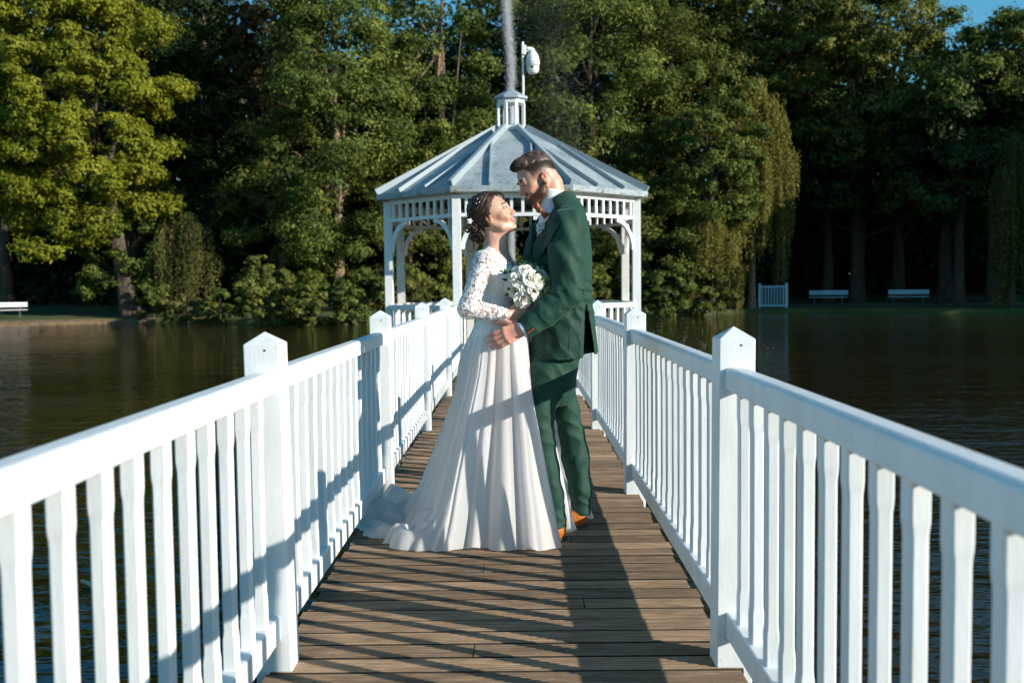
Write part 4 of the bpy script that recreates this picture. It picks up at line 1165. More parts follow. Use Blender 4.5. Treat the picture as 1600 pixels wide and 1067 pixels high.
def face_bits(M, c, s, parent, org, male, gaze=(1, 0, 0), openness=1.0):
    w = lambda x, y, z: Vector(c + M @ (np.array([x, y, z]) * s)) - Vector(org)
    Mx = Matrix([list(r) for r in M])
    for sg in (-1, 1):
        # eyeball with an iris disc, between the lids
        ce = w(.0803 if male else .0819, sg*.031, .0030); r = .0112 * s
        m = MB(); m.lathe([(r * math.sin(a), -r * math.cos(a)) for a in np.linspace(0.01, math.pi - .01, 9)], 14)
        o = m.obj('eye', EYEW, parent, smooth=True); o.location = ce
        g = (Mx @ Vector(gaze)).normalized(); m = MB(); up = g.orthogonal().normalized(); bi = g.cross(up)
        ring = lambda rr, h: [g * h + (up * math.cos(t) + bi * math.sin(t)) * rr for t in np.linspace(0, 2*math.pi, 13)[:-1]]
        m.loft([ring(.0068*s, r*.74), ring(.0066*s, r*.93), ring(.0030*s, r*1.045)]); io = m.obj('iris', IRIS, o)
        # upper lid edge / lashes
        lash = [w(.0895 - .012*abs(t)**2, sg*.031 + .0145*t, .0030 + (.0078 * openness) * (1 - t*t) - .0015) for t in np.linspace(-1, 1, 7)]
        MB().tube(lash, [.0010*s] + [.0020*s]*5 + [.0012*s], 5).obj('eyelash', BROW, parent)
        br = [w(.0935 - .30*abs(t*.02)**1.1*1.6 - .006*t*t, sg*(.031 + .021*t), (.0215 if male else .0265) + .0045*(1 - (t-.25)**2) * (1 if not male else .75)) for t in np.linspace(-1, 1, 8)]
        rr = [.0012, .0024, .0028, .0028, .0026, .0022, .0016, .0008]
        MB().tube(br, [x * s * (1.9 if male else 1.1) for x in rr], 6).obj('eyebrow', BROW, parent)
    # teeth showing in the smile
    tp = [w(.0925 - .26 * abs(y) ** 1.25 * 1.6, y, -.0632 + .0085 * (abs(y) / .026) ** 2) for y in np.linspace(-.019, .019, 7)]
    MB().tube(tp, [.0012*s] + [.0028*s]*5 + [.0012*s], 6).obj('teeth', TEETH, parent)
face_bits(GM, gh, GS, groom, GO, True, gaze=(1, .0, -.55), openness=.25)

vb = [gz_(908, 482, 4.77), gz_(918, 482, 4.86), gz_(928, 545, 4.86), gz_(906, 549, 4.77)]
# ---- shirt collar and front
SF = Field((.0, 4.6, 1.15), (.45, 5.15, 1.72), .0042)
nk0 = gz_(853, 318, 4.855); nk1 = gz_(873, 312, 4.90)
cn = np.array(neck0) * .62 + np.array(neck1) * .38; ca = unit(neck1 - neck0)
SF.cap(cn + ca * -.020 , cn + ca * .05, .0665, .072, .01)
SF.cap(gz_(872, 372, 4.87), gz_(870, 430, 4.86), .10, .12, .05)
SF.cap(gz_(866, 345, 4.82), gz_(862, 350, 4.94), .060, .060, .03)
SF.cap(gz_(861, 345, 4.82), gz_(857, 400, 4.80), .055, .065, .03)
I = SF.grid(SF.sl(SF.lo, SF.lo + SF.h * SF.n))
up_ = -ca; tiltv = unit(up_ + np.array([0.30, .05, 0])); hgt = (I - (cn + up_ * .030)) @ tiltv
SF.a = np.maximum(SF.a, hgt.astype(np.float32))
Vs, Fs = SF.surface(); Vs = smooth_mesh(Vs, Fs, 2)
link_mesh('shirt', np_mesh('shirt', Vs - GO, Fs, smooth=True), SHIRT, groom)
# collar wings
def slab(name, pts, nrm, th, mat, parent, org, smooth=False, bv=.0015):
    pts = [Vector(p) - Vector(org) for p in pts]; n = Vector(nrm).normalized() * th; k = len(pts)
    m = MB(); m.add([p - n*.5 for p in pts] + [p + n*.5 for p in pts], [tuple(range(k))[::-1], tuple(range(k, 2*k))] + [(i, (i+1) % k, k+(i+1) % k, k+i) for i in range(k)])
    o = m.obj(name, mat, parent); bevel(o, bv, 2); return o

# ---- jacket
J = Field((-.02, 4.42, .86), (.55, 5.28, 1.66), .0042)
yaw = math.radians(17)
def lv(y, x0, x1, Yc, b, yw=yaw, z=None):
    c = P((x0 + x1) / 2, y, Yc); a = (x1 - x0) / 2 * Yc / F_PX * 1.0
    return (c.z, c.x, c.y, a * .985, b, yw)
levels = [lv(560, 821, 933, 4.87, .205), lv(530, 823, 930, 4.87, .200), lv(500, 826, 926, 4.87, .190), lv(470, 828, 923, 4.87, .186), lv(440, 824, 922, 4.87, .196),
          lv(405, 820, 921, 4.87, .212), lv(375, 826, 919, 4.875, .214), lv(350, 838, 914, 4.88, .200), lv(330, 852, 908, 4.885, .165), lv(315, 860, 900, 4.89, .120), lv(300, 866, 890, 4.895, .085)]
J.loft(levels, .03, n=2.25)
# shoulders and sleeves
J.cap(gz_(889, 348, 4.70), gz_(876, 322, 4.80), .062, .050, .035); J.cap(gz_(872, 348, 5.05), gz_(876, 322, 4.97), .062, .050, .035)
J.cap(gz_(886, 352, 4.675), gz_(884, 405, 4.635), .078, .079, .03); J.cap(gz_(884, 405, 4.635), gz_(890, 458, 4.60), .079, .068, .03)
J.cap(gz_(890, 456, 4.60), gz_(852, 488, 4.59), .070, .062, .022); J.cap(gz_(852, 488, 4.59), gz_(822, 512, 4.58), .062, .0525, .02)
J.cap(gz_(866, 352, 5.06), gz_(850, 462, 5.10), .072, .066, .03); J.cap(gz_(850, 462, 5.10), gz_(805, 470, 5.03), .066, .05, .02)
# cuff end cut
def half(p, c, n): return (p - np.array(c, np.float32)) @ np.array(unit(np.array(n)), np.float32)
cutc = gz_(817, 515.5, 4.58); cutn = unit(gz_(800, 522, 4.57) - gz_(852, 488, 4.59))
J.apply(lambda p: np.maximum(-half(p, cutc, cutn), np.sqrt(((p - np.array(cutc, np.float32)) ** 2).sum(-1)) - .10), cutc - .10, cutc + .10, .002, 'sub')
# neck opening and shirt front V
J.cap(gz_(862, 290, 4.87), gz_(872, 335, 4.89), .074, .070, .012, 'sub')
vtop0, vtop1, vbot = gz_(838, 330, 4.74), gz_(850, 330, 4.90), gz_(829, 408, 4.74)
for t in np.linspace(0, 1, 16):
    px_ = 833 + 9 * t * 1.2 + 12 * t * t; py_ = 384 - 62 * t; w_ = .0025 + .020 * t + .010 * t * t
    J.cap(gz_(px_, py_, 4.55), gz_(px_ + 1, py_, 4.83), w_, w_, .004, 'sub')
# vent at the back: a wedge on the near back seam opening downwards
for t in np.linspace(0, 1, 46):
    y_ = 478 + 78 * t; x_ = 913 + 4 * t; wdt = .0015 + .022 * t; c0 = gz_(x_, y_, 4.70)
    J.cap(c0 + np.array([-.012, -.10, 0]), c0 + np.array([.03, .16, 0]), wdt, wdt, .008, 'sub')
# hem cut following the picture: lower behind
def hem(p):
    x = p[..., 0]; x0, x1 = P(822, 0, 4.85).x, P(935, 0, 4.85).x; t = np.clip((x - x0) / (x1 - x0), 0, 1)
    zh = P(860, 560, 4.85).z + .030 * np.clip(t - .45, 0, 1) * 2; return p[..., 2] - zh
I = J.grid(J.sl(J.lo, J.lo + J.h * J.n))
J.a = np.maximum(J.a, -hem(I).astype(np.float32) - .001)
# hollow the skirt of the jacket from below
def ridge(x): return .5 * (2 * np.abs(np.sin(x * .5)) ** .9 - 1)
def folds(p):
    d = 0
    # drag lines from the elbow, sleeve creases
    el = np.array(gz_(890, 460, 4.60)); r = np.linalg.norm(p - el, axis=-1); ax_ = unit(np.array(gz_(852, 488, 4.59)) - el)
    s_ = (p - el) @ ax_; near = np.exp(-(r / .11) ** 2) * (p[:, 1] < 4.74)
    d = d + near * .0075 * ridge(s_ * 150 + 2.2 * vnoise(p, 14, 11) * 2 + (p[:, 2] - el[2]) * 40)
    sl = (p[:, 1] < 4.70) & (p[:, 0] < el[0] + .06) & (p[:, 2] < el[2] + .05)
    d = d + sl * .0045 * vnoise(p * np.array([1, 1, 1.]), 26, 12) + sl * .0045 * ridge(s_ * 80 + vnoise(p, 14, 4) * 3.0)
    d = d + .0030 * vnoise(p * np.array([1, 1, .25]), 13, 13) + .0026 * (2 * np.abs(vnoise(p * np.array([1, 1, .5]), 15, 14)) ** .8 - 1)
    # upper arm: long soft folds
    ua = (p[:, 1] < 4.68) & (p[:, 2] > el[2] + .02); d = d + ua * .0045 * np.sin(p[:, 0] * 60 + p[:, 2] * 34 + vnoise(p, 8, 15) * 2)
    # waist pull
    d = d + .004 * np.exp(-((p[:, 2] - el[2] + .02) / .08) ** 2) * np.sin(p[:, 2] * 120 + p[:, 0] * 45 + vnoise(p, 12, 16) * 2) * (p[:, 1] > 4.66)
    # shoulder seam groove and sleeve head
    return d
J.warp(folds)
# armhole seam: thin groove
for a, b in zip([(868, 322, 4.735), (889, 338, 4.755), (905, 365, 4.775), (912, 395, 4.79)][:-1], [(868, 322, 4.735), (889, 338, 4.755), (905, 365, 4.775), (912, 395, 4.79)][1:]):
    pass
Vj, Fj = J.surface(); Vj = smooth_mesh(Vj, Fj, 1, .5)
link_mesh('suit_jacket', np_mesh('suit_jacket', Vj - GO, Fj, smooth=True), SUIT, groom)

def project_front(x, y, V, nrm_off=.0015):
    """nearest-to-camera point of the vertex cloud seen at photo pixel (x, y)"""
    d = np.array(CAM_R.to_3x3() @ Vector(((x - 800) / F_PX, -(y - 533.5) / F_PX, -1))); d /= np.linalg.norm(d); o = np.array(CAM_LOC)
    r = V - o; t = r @ d; dist = np.linalg.norm(r - t[:, None] * d, axis=1); k = np.nonzero(dist < .007)[0]
    if len(k) == 0: k = [int(np.argmin(dist))]
    k = k[np.argmin(t[k])] if len(k) > 1 else k[0]
    return o + d * (t[k] - nrm_off), k

def cloth_strip(name, line, width, V, mat, parent, org, th=.003, lift=.002, taper=None):
    """flap lying on a garment along a line of photo pixels"""
    m = MB(); pts = [project_front(x, y, V, lift)[0] for x, y in line]
    return pts
def flap(name, quad, V, mat, parent, org, lift=.003, th=.0025, nseg=5):
    """patch of cloth lying on V: quad of photo pixels (a,b,c,d), lofted over the surface"""
    a, b, c, d = [np.array(p, float) for p in quad]; G_ = []
    for i in range(nseg + 1):
        t = i / nseg; row = []
        for j in range(nseg + 1):
            s = j / nseg; px = (a * (1-s) + b * s) * (1-t) + (d * (1-s) + c * s) * t; row.append(project_front(px[0], px[1], V, lift)[0] - org)
        G_.append(row)
    G_ = np.array(G_)
    for _ in range(2): G_[1:-1] = G_[1:-1] * .5 + (G_[:-2] + G_[2:]) * .25
    n = nseg + 1; Vv = G_.reshape(-1, 3); back = Vv + np.array([0, th, 0])
    Fs = []
    for i in range(nseg):
        for j in range(nseg):
            Fs.append((i*n+j, (i+1)*n+j, (i+1)*n+j+1, i*n+j+1))
    m = MB(); m.add([tuple(v) for v in Vv] + [tuple(v) for v in back], Fs + [tuple(k + n*n for k in f[::-1]) for f in Fs])
    edge = [j for j in range(n)] + [i*n+n-1 for i in range(1, n)] + [(n-1)*n + j for j in range(n-2, -1, -1)] + [i*n for i in range(n-2, 0, -1)]
    m.add([], []); 
    for i in range(len(edge)):
        e, f = edge[i], edge[(i+1) % len(edge)]; m.f.append((e, f, f + n*n, e + n*n))
    return m.obj(name, mat, parent, smooth=False)
# lapels
flap('lapel', [(856, 341), (874, 351), (843, 404), (833, 402)], Vj, SUIT, groom, GO, .005, .003, 8)
flap('lapel', [(833, 346), (828, 352), (822, 400), (829, 398)], Vj, SUIT, groom, GO, .005, .003, 6)
# pocket flap, centre seam
SEAMC = simple('dark_green_thread', (0.006, 0.03, 0.02), 0.8)
def seam(line, V, parent, org, r_=.0008, name='seam'):
    ts = np.linspace(0, len(line) - 1, (len(line) - 1) * 6 + 1); xs = np.interp(ts, range(len(line)), [p[0] for p in line]); ys = np.interp(ts, range(len(line)), [p[1] for p in line])
    pts = np.array([project_front(x, y, V, .0002)[0] for x, y in zip(xs, ys)]); 
    for _ in range(2): pts[1:-1] = (pts[:-2] + pts[1:-1] * 2 + pts[2:]) / 4
    MB().tube([Vector(p - org) for p in pts], r_, 5).obj(name, SEAMC, parent)
seam([(891, 482), (890, 515), (889, 548)], Vj, groom, GO)
seam([(873, 483), (893, 480)], Vj, groom, GO, .0012, 'pocket')
# cuff buttons
for (x, y) in ((826, 519.5), (829.5, 517), (833, 514.5)):
    p, k = project_front(x, y, Vj, .001); nrm = Vector((-.15, -.95, -.2)).normalized(); p = Vector(p - GO)
    MB().tube([p, p + nrm * .004], .0062, 12).obj('button', RUST, groom)
slab('jacket_lining', vb, (.9, -.5, 0), .004, LINING, groom, GO)
# shirt cuff
sc0 = np.array(cutc) - cutn * .004; m = MB()
Cf = Field(sc0 - .07, sc0 + .07, .003); Cf.cap(sc0 - cutn * .02, sc0 + cutn * .008, .044, .041, .004)
I = Cf.grid(Cf.sl(Cf.lo, Cf.lo + Cf.h * Cf.n)); Cf.a = np.maximum(Cf.a, np.abs((I - sc0) @ cutn.astype(np.float32)) - .012)
Vc, Fc_ = Cf.surface(); link_mesh('shirt_cuff', np_mesh('shirt_cuff', Vc - GO, Fc_, smooth=True), SHIRT, groom)
# ring
rp, _ = project_front(783, 533, Vb, .001)

# bow tie
bt = Vector(gz_(845, 329, 4.765)) - Vector(GO)
ax1 = Vector((.62, -.05, -.62)).normalized()
n_ = Vector((-.55, -.80, -.1)).normalized(); u_ = ax1.cross(n_).normalized()
def bow(sg):
    m = MB(); rings = []
    for t in np.linspace(0, 1, 7):
        h = .006 + .016 * t ** .8 - .004 * max(0, t - .85) / .15; th = .006 + .004 * math.sin(t * math.pi); c = bt + ax1 * sg * (.006 + .035 * t) + n_ * (.002 * math.sin(t * 3))
        rings.append([c + u_ * h * math.cos(a) * 1.0 + n_ * th * math.sin(a) * (1 + .25 * math.cos(5 * a)) for a in [2*math.pi*k/14 for k in range(14)]])
    m.loft(rings); return m.obj('bow_tie', RUST, groom, smooth=True)
bow(1); bow(-1)
o = MB().tube([bt - u_ * .011 + n_ * .006, bt + n_ * .010, bt + u_ * .011 + n_ * .006], .008, 10).obj('bow_tie_knot', RUST, groom, smooth=True)

# ---- trousers
T = Field((-.12, 4.45, .03), (.52, 5.25, 1.02), .0050)
T.loft([lv(632, 846, 884, 4.865, .10), lv(616, 832, 894, 4.865, .145), lv(600, 825, 898, 4.865, .165), lv(575, 820, 899, 4.865, .172), lv(545, 822, 906, 4.865, .170), lv(500, 832, 908, 4.865, .155)], .03)
def leg(pts, k=.025):
    for (x0, y0, Y0, r0), (x1, y1, Y1, r1) in zip(pts[:-1], pts[1:]): T.cap(gz_(x0, y0, Y0), gz_(x1, y1, Y1), r0, r1, k, side=(0, 1, 0), ratio=1.12)
leg([(852, 580, 4.78, .090), (842, 640, 4.76, .074), (848, 690, 4.73, .060), (855, 733, 4.715, .057), (864, 774, 4.70, .054), (870, 818, 4.70, .048)])
leg([(868, 580, 4.94, .088), (884, 640, 4.96, .064), (893, 680, 4.97, .062), (899, 714, 4.97, .067), (906, 764, 4.96, .056), (908, 800, 4.955, .047)])
def tf(p):
    d = .0045 * vnoise(p * np.array([1, 1, .25]), 13, 21) - .004 * np.exp(-np.abs(p[:, 1] - np.where(p[:, 1] < 4.84, 4.64, 4.885)) / .004) * (p[:, 2] < .7) + .003 * vnoise(p * np.array([1, 1, .5]), 30, 22)
    d = d + .0060 * ridge(p[:, 2] * 85 + p[:, 0] * 55 + vnoise(p, 9, 23) * 3) * np.exp(-((p[:, 2] - .50) / .10) ** 2)
    d = d + .0065 * ridge(p[:, 2] * 120 + p[:, 0] * 40 + vnoise(p, 12, 24) * 3) * np.exp(-((p[:, 2] - .13) / .05) ** 2)
    d = d + .0050 * ridge((p[:, 2] * .8 + p[:, 0]) * 70 + vnoise(p, 10, 25) * 2) * np.exp(-((p[:, 2] - .80) / .09) ** 2); return d
T.warp(tf)
I = T.grid(T.sl(T.lo, T.lo + T.h * T.n))
hemL = np.where(I[..., 1] < 4.83, P(872, 822, 4.70).z, P(905, 803, 4.955).z); T.a = np.maximum(T.a, (hemL - I[..., 2]).astype(np.float32))
Vt, Ft = T.surface(); Vt = smooth_mesh(Vt, Ft, 1, .5)
link_mesh('trousers', np_mesh('trousers', Vt - GO, Ft, smooth=True), SUIT, groom)
# shoes
def shoe(heel, Y, yawd):
    S_ = Field((-.40, -.09, -.01), (.06, .09, .15), .004)
    S_.ell((-.045, 0, .045), (.052, .036, .045), k=.02); S_.cap((-.03, 0, .055), (-.02, 0, .10), .036, .036, .02); S_.ell((-.14, 0, .040), (.10, .037, .042), k=.03); S_.ell((-.235, .0, .030), (.075, .042, .030), k=.03)
    S_.a = np.maximum(S_.a, (.008 - S_.grid(S_.sl(S_.lo, S_.lo + S_.h * S_.n))[..., 2]).astype(np.float32))
    V, Fc = S_.surface(); rt = Matrix.Rotation(yawd, 3, 'Z'); R_ = np.array(rt); V = V @ R_.T + np.array(heel) - GO
    o = link_mesh('shoe', np_mesh('shoe', V, Fc, smooth=True), TAN, groom)
    m = MB(); out = [(.012, -.024), (.016, 0), (.012, .024), (-.06, .030), (-.14, .032), (-.22, .045), (-.29, .034), (-.318, 0), (-.29, -.034), (-.22, -.045), (-.14, -.032), (-.06, -.030)]
    m.prism([(x, y) for x, y in out[::-1]], 0, .0085); m.prism([(x, y) for x, y in [(.011, -.022), (.015, 0), (.011, .022), (-.058, .028), (-.058, -.028)][::-1]], .0087, .020)
    s = m.obj('sole', SOLE, o); s.location = Vector(heel) - Vector(GO); s.rotation_euler = (0, 0, yawd)
h1 = G(888, 847, .0); h2 = G(921, 825, .0)
shoe((h1.x - .022, 4.70, .0), 0, math.radians(25)); shoe((h2.x - .022, 4.955, .0), 0, math.radians(14))

# ================================================================== the bride
BO = np.array([-0.07, 4.78, 0.0])
bride = empty('person', BO, label='dark-haired bride in a white lace dress with a train looking up at the groom', cat='person')
bh = np.array(P(769.5, 336.5, 4.80))
bf = Vector((1, -0.22, 0.42)).normalized(); BM = frame(bf, (-.5, 0, 1)); BS = .93
W = Field((-.40, 4.45, .85), (.30, 5.12, 1.72), .0030)
bw = head_prims(W, BM, bh, BS, False, 1.35)
bn0 = bh + BM @ np.array([-.030, 0, -.060]); bn1 = gz_(774, 396, 4.80)
W.cap(bn0, bn1, .046, .047, .02)
W.cap(bw(.03, 0, -.085), gz_(783, 380, 4.79), .022, .03, .03)
bsh = gz_(757, 408, 4.665); bshf = gz_(782, 408, 4.935)
W.cap(bsh, bn1, .040, .045, .04); W.cap(bshf, bn1, .040, .045, .04)
W.ell(gz_(776, 425, 4.80), (.085, .125, .085), k=.04)
for Y_ in (4.735, 4.865): W.ell(gz_(797, 440, Y_), (.052, .055, .056), k=.03)
W.cap(gz_(778, 430, 4.80), gz_(778, 492, 4.80), .082, .082, .04, side=(0, 1, 0), ratio=1.28)
W.ell(gz_(780, 520, 4.80), (.09, .115, .09), k=.05)
bel = gz_(731, 482, 4.60); bwr = gz_(792, 492, 4.615)
W.cap(bsh, bel, .042, .036, .02); W.cap(bel, bwr, .037, .023, .015)
belf = gz_(760, 478, 4.99); bwrf = gz_(810, 478, 4.80); W.cap(bshf, belf, .041, .035, .02); W.cap(belf, bwrf, .036, .023, .015)
# hand round the bouquet stems
stem = np.array(gz_(822, 486, 4.66))
hand_prims(W, gz_(797, 491, 4.625), (.95, .15, .12), (.05, -.9, -.25), .90, curl=.95, spread=.05, thumb_side=-1, thumb_curl=.5)
hand_prims(W, gz_(808, 478, 4.80), (.85, -.4, .1), (.2, .3, -.8), .88, curl=.9, spread=.05, thumb_side=1, thumb_curl=.5)
Vw, Fw = W.surface(); Vw = smooth_mesh(Vw, Fw, 1, .35)
L2 = Field((-.35, 4.5, .03), (.25, 5.1, .90), .015)
for Y_, x_ in ((4.72, 772), (4.88, 782)): L2.cap(gz_(x_, 555, Y_), gz_(x_ + 4, 680, Y_), .062, .05, .03); L2.cap(gz_(x_ + 4, 680, Y_), gz_(x_ - 4, 820, Y_), .052, .035, .03)
Vl, Fl = L2.surface(); Vwb = np.concatenate([Vw, Vl]); Fwb = np.concatenate([Fw, Fl + len(Vw)])
bbase = (0.60, 0.345, 0.245)
colb, qb = skin_tone(Vwb, inv(BM, bh, BS), False, bbase)
me = np_mesh('body', Vwb - BO, Fwb, {'tone': ('POINT', 'FLOAT_COLOR', np.c_[colb, np.ones(len(colb))])}, smooth=True)
link_mesh('body', me, SKIN, bride)
face_bits(BM, bh, BS, bride, BO, False, gaze=(1, -.05, .25), openness=.8)

# ---- bodice and sleeves: thin shell just outside the body
def lace_mat():
    m, nt, b, out = new_mat('tulle_and_lace')
    at = N(nt, 'ShaderNodeAttribute', attribute_name='cover')
    v = gcoords(nt); vo = N(nt, 'ShaderNodeTexVoronoi'); vo.inputs['Scale'].default_value = 62; nt.links.new(v, vo.inputs['Vector'])
    n1 = noise(nt, v, 48, 4, .65)
    s = N(nt, 'ShaderNodeMath', operation='SUBTRACT'); nt.links.new(n1, s.inputs[0]); nt.links.new(vo.outputs['Distance'], s.inputs[1])
    pat = ramp(nt, s.outputs[0], [(0.10, (.10, .10, .10)), (0.20, (1, 1, 1))])
    mx = N(nt, 'ShaderNodeMath', operation='MAXIMUM'); nt.links.new(pat, mx.inputs[0]); nt.links.new(at.outputs['Fac'], mx.inputs[1])
    b.inputs['Base Color'].default_value = (.80, .80, .79, 1); b.inputs['Roughness'].default_value = .7
    bump(nt, b, s.outputs[0], .25, .002)
    tr = N(nt, 'ShaderNodeBsdfTransparent'); ms = N(nt, 'ShaderNodeMixShader')
    nt.links.new(mx.outputs[0], ms.inputs[0]); nt.links.new(tr.outputs[0], ms.inputs[1]); nt.links.new(b.outputs[0], ms.inputs[2]); nt.links.new(ms.outputs[0], out.inputs[0])
    return m
LACE = lace_mat()
LACEW = simple('lace_white', (.86, .86, .85), .65)
D = Field((-.40, 4.45, .88), (.30, 5.12, 1.47), .0036)
o_ = .006
D.cap(bsh, bn1, .040+o_, .045+o_*.6, .04); D.cap(bshf, bn1, .040+o_, .045+o_*.6, .04); D.ell(gz_(776, 425, 4.80), (.085+o_, .125+o_, .085+o_), k=.04)
for Y_ in (4.735, 4.865): D.ell(gz_(797, 440, Y_), (.055+o_, .058+o_, .058+o_), k=.03)
D.cap(gz_(778, 430, 4.80), gz_(778, 500, 4.80), .082+o_, .084+o_, .04, side=(0, 1, 0), ratio=1.28); D.ell(gz_(778, 525, 4.80), (.12+o_, .15+o_, .10), k=.05)
D.cap(bsh, bel, .042+o_, .038+o_, .02); D.cap(bel, bwr, .039+o_, .026+o_, .015); D.cap(bshf, belf, .041+o_, .037+o_, .02); D.cap(belf, bwrf, .038+o_, .025+o_, .015)
# V neckline and neck hole
D.cap(bn0, bn1 + np.array([0, 0, .01]), .056, .052, .004, 'sub')
for t in np.linspace(0, 1, 9):
    a = np.array(gz_(786, 384, 4.79)) * (1-t) + np.array(gz_(806, 428, 4.78)) * t; r = .060 * (1-t) ** .8 + .010
    D.cap(a + np.array([.0, -.02, 0]), a + np.array([.08, -.03, .02]), r, r, .004, 'sub')
# wrist cuts
I = D.grid(D.sl(D.lo, D.lo + D.h * D.n)); 
wd = unit(bwr - bel); D.apply(lambda p: np.maximum(-half(p, bwr, wd), np.sqrt(((p - np.array(bwr, np.float32)) ** 2).sum(-1)) - .06), bwr - .06, bwr + .06, .002, 'sub')
wd2 = unit(bwrf - belf); D.apply(lambda p: np.maximum(-half(p, bwrf, wd2), np.sqrt(((p - np.array(bwrf, np.float32)) ** 2).sum(-1)) - .06), bwrf - .06, bwrf + .06, .002, 'sub')
D.warp(lambda p: .0022 * vnoise(p, 40, 31) + .002 * vnoise(p * np.array([1, 1, .4]), 22, 32))
Vd, Fd = D.surface(); Vd = smooth_mesh(Vd, Fd, 1, .5); nd = vert_normals(Vd, Fd)
def armdist(V):
    def sd(a, b): ab = b - a; t = np.clip(((V - a) @ ab) / (ab @ ab), 0, 1); return np.linalg.norm(V - (a + t[:, None] * ab), axis=1)
    return np.minimum(np.minimum(sd(bsh, bel), sd(bel, bwr)), np.minimum(sd(bshf, belf), sd(belf, bwrf)))
arm = armdist(Vd) < .054
cover = np.where(arm, 0.22, .93).astype(np.float32)
shz = (Vd[:, 2] > P(770, 418, 4.8).z); cover = np.where(shz & ~arm, .55, cover)
link_mesh('dress_bodice', np_mesh('dress_bodice', Vd - BO, Fd, {'cover': ('POINT', 'FLOAT', cover)}, smooth=True), LACE, bride)
# lace flowers and leaves sewn on the shell
def lace_pieces(V, nrm, n, mask, smin, smax, seed=3):
    r = np.random.default_rng(seed); k = r.choice(np.nonzero(mask)[0], n); m = []; VV, FF = [], []; off = 0
    for i in k:
        c = V[i] + nrm[i] * .0012; nn = Vector(nrm[i]); u = nn.orthogonal().normalized(); v = nn.cross(u); a0 = r.uniform(0, 6.28); s = r.uniform(smin, smax)
        npet = 5 if r.random() < .55 else 2; C0 = Vector(c)
        for j in range(npet):
            a = a0 + (2 * math.pi * j / 5 if npet == 5 else j * 2.6); d = u * math.cos(a) + v * math.sin(a); e = nn.cross(d); L = s * r.uniform(.8, 1.2) * (1 if npet == 5 else 1.6); wd_ = L * (.42 if npet == 5 else .22)
            pts = [C0 + d * L * .08, C0 + d * L * .55 + e * wd_ + nn * .0007, C0 + d * L + nn * r.uniform(-.0006, .0012), C0 + d * L * .55 - e * wd_ + nn * .0007]
            VV += [tuple(p) for p in pts]; FF.append((off, off+1, off+2, off+3)); off += 4
    return np.array(VV), np.array(FF)
VV, FF = lace_pieces(Vd, nd, 1300, arm & (nd[:, 1] < .5), .004, .010)
o = link_mesh('lace_applique', np_mesh('lace_applique', VV - BO, FF), LACEW, bride); o['kind'] = 'stuff'
VV, FF = lace_pieces(Vd, nd, 1300, ~arm & (nd[:, 1] < .6), .005, .010, 4)
o = link_mesh('lace_applique', np_mesh('lace_applique', VV - BO, FF), LACEW, bride); o['kind'] = 'stuff'

# ---- skirt and train: a pleated sheet from the waist to the boards
def tulle_mat():
    m, nt, b, out = new_mat('white_organza')
    v = gcoords(nt, (1, 1, .12)); f = noise(nt, v, 70, 3, .6)
    b.inputs['Base Color'].default_value = (.92, .92, .92, 1); b.inputs['Roughness'].default_value = .55
    b.inputs['Sheen Weight'].default_value = .15
    bump(nt, b, f, .15, .003)
    tr = N(nt, 'ShaderNodeBsdfTranslucent'); tr.inputs[0].default_value = (.92, .92, .92, 1); mx = N(nt, 'ShaderNodeMixShader'); mx.inputs[0].default_value = .56
    nt.links.new(b.outputs[0], mx.inputs[1]); nt.links.new(tr.outputs[0], mx.inputs[2]); nt.links.new(mx.outputs[0], out.inputs[0]); return m
TULLE = tulle_mat()
FOOT = [  # (px x, px y on the deck or None, X, Y): outline of the hem, clockwise from the front right tip
    G(880, 858), G(850, 863), G(815, 860), G(780, 862), G(745, 858), G(712, 862), G(675, 867), G(640, 864), G(612, 850), G(580, 838), G(560, 820),
    G(570, 797), G(600, 782), Vector((-.42, 5.10, 0)), Vector((-.20, 5.28, 0)), Vector((.10, 5.32, 0)), Vector((.30, 5.26, 0)),
    G(931, 812), G(905, 805), G(880, 800), G(898, 831), G(893, 834), G(868, 824), G(856, 832), G(872, 846)]
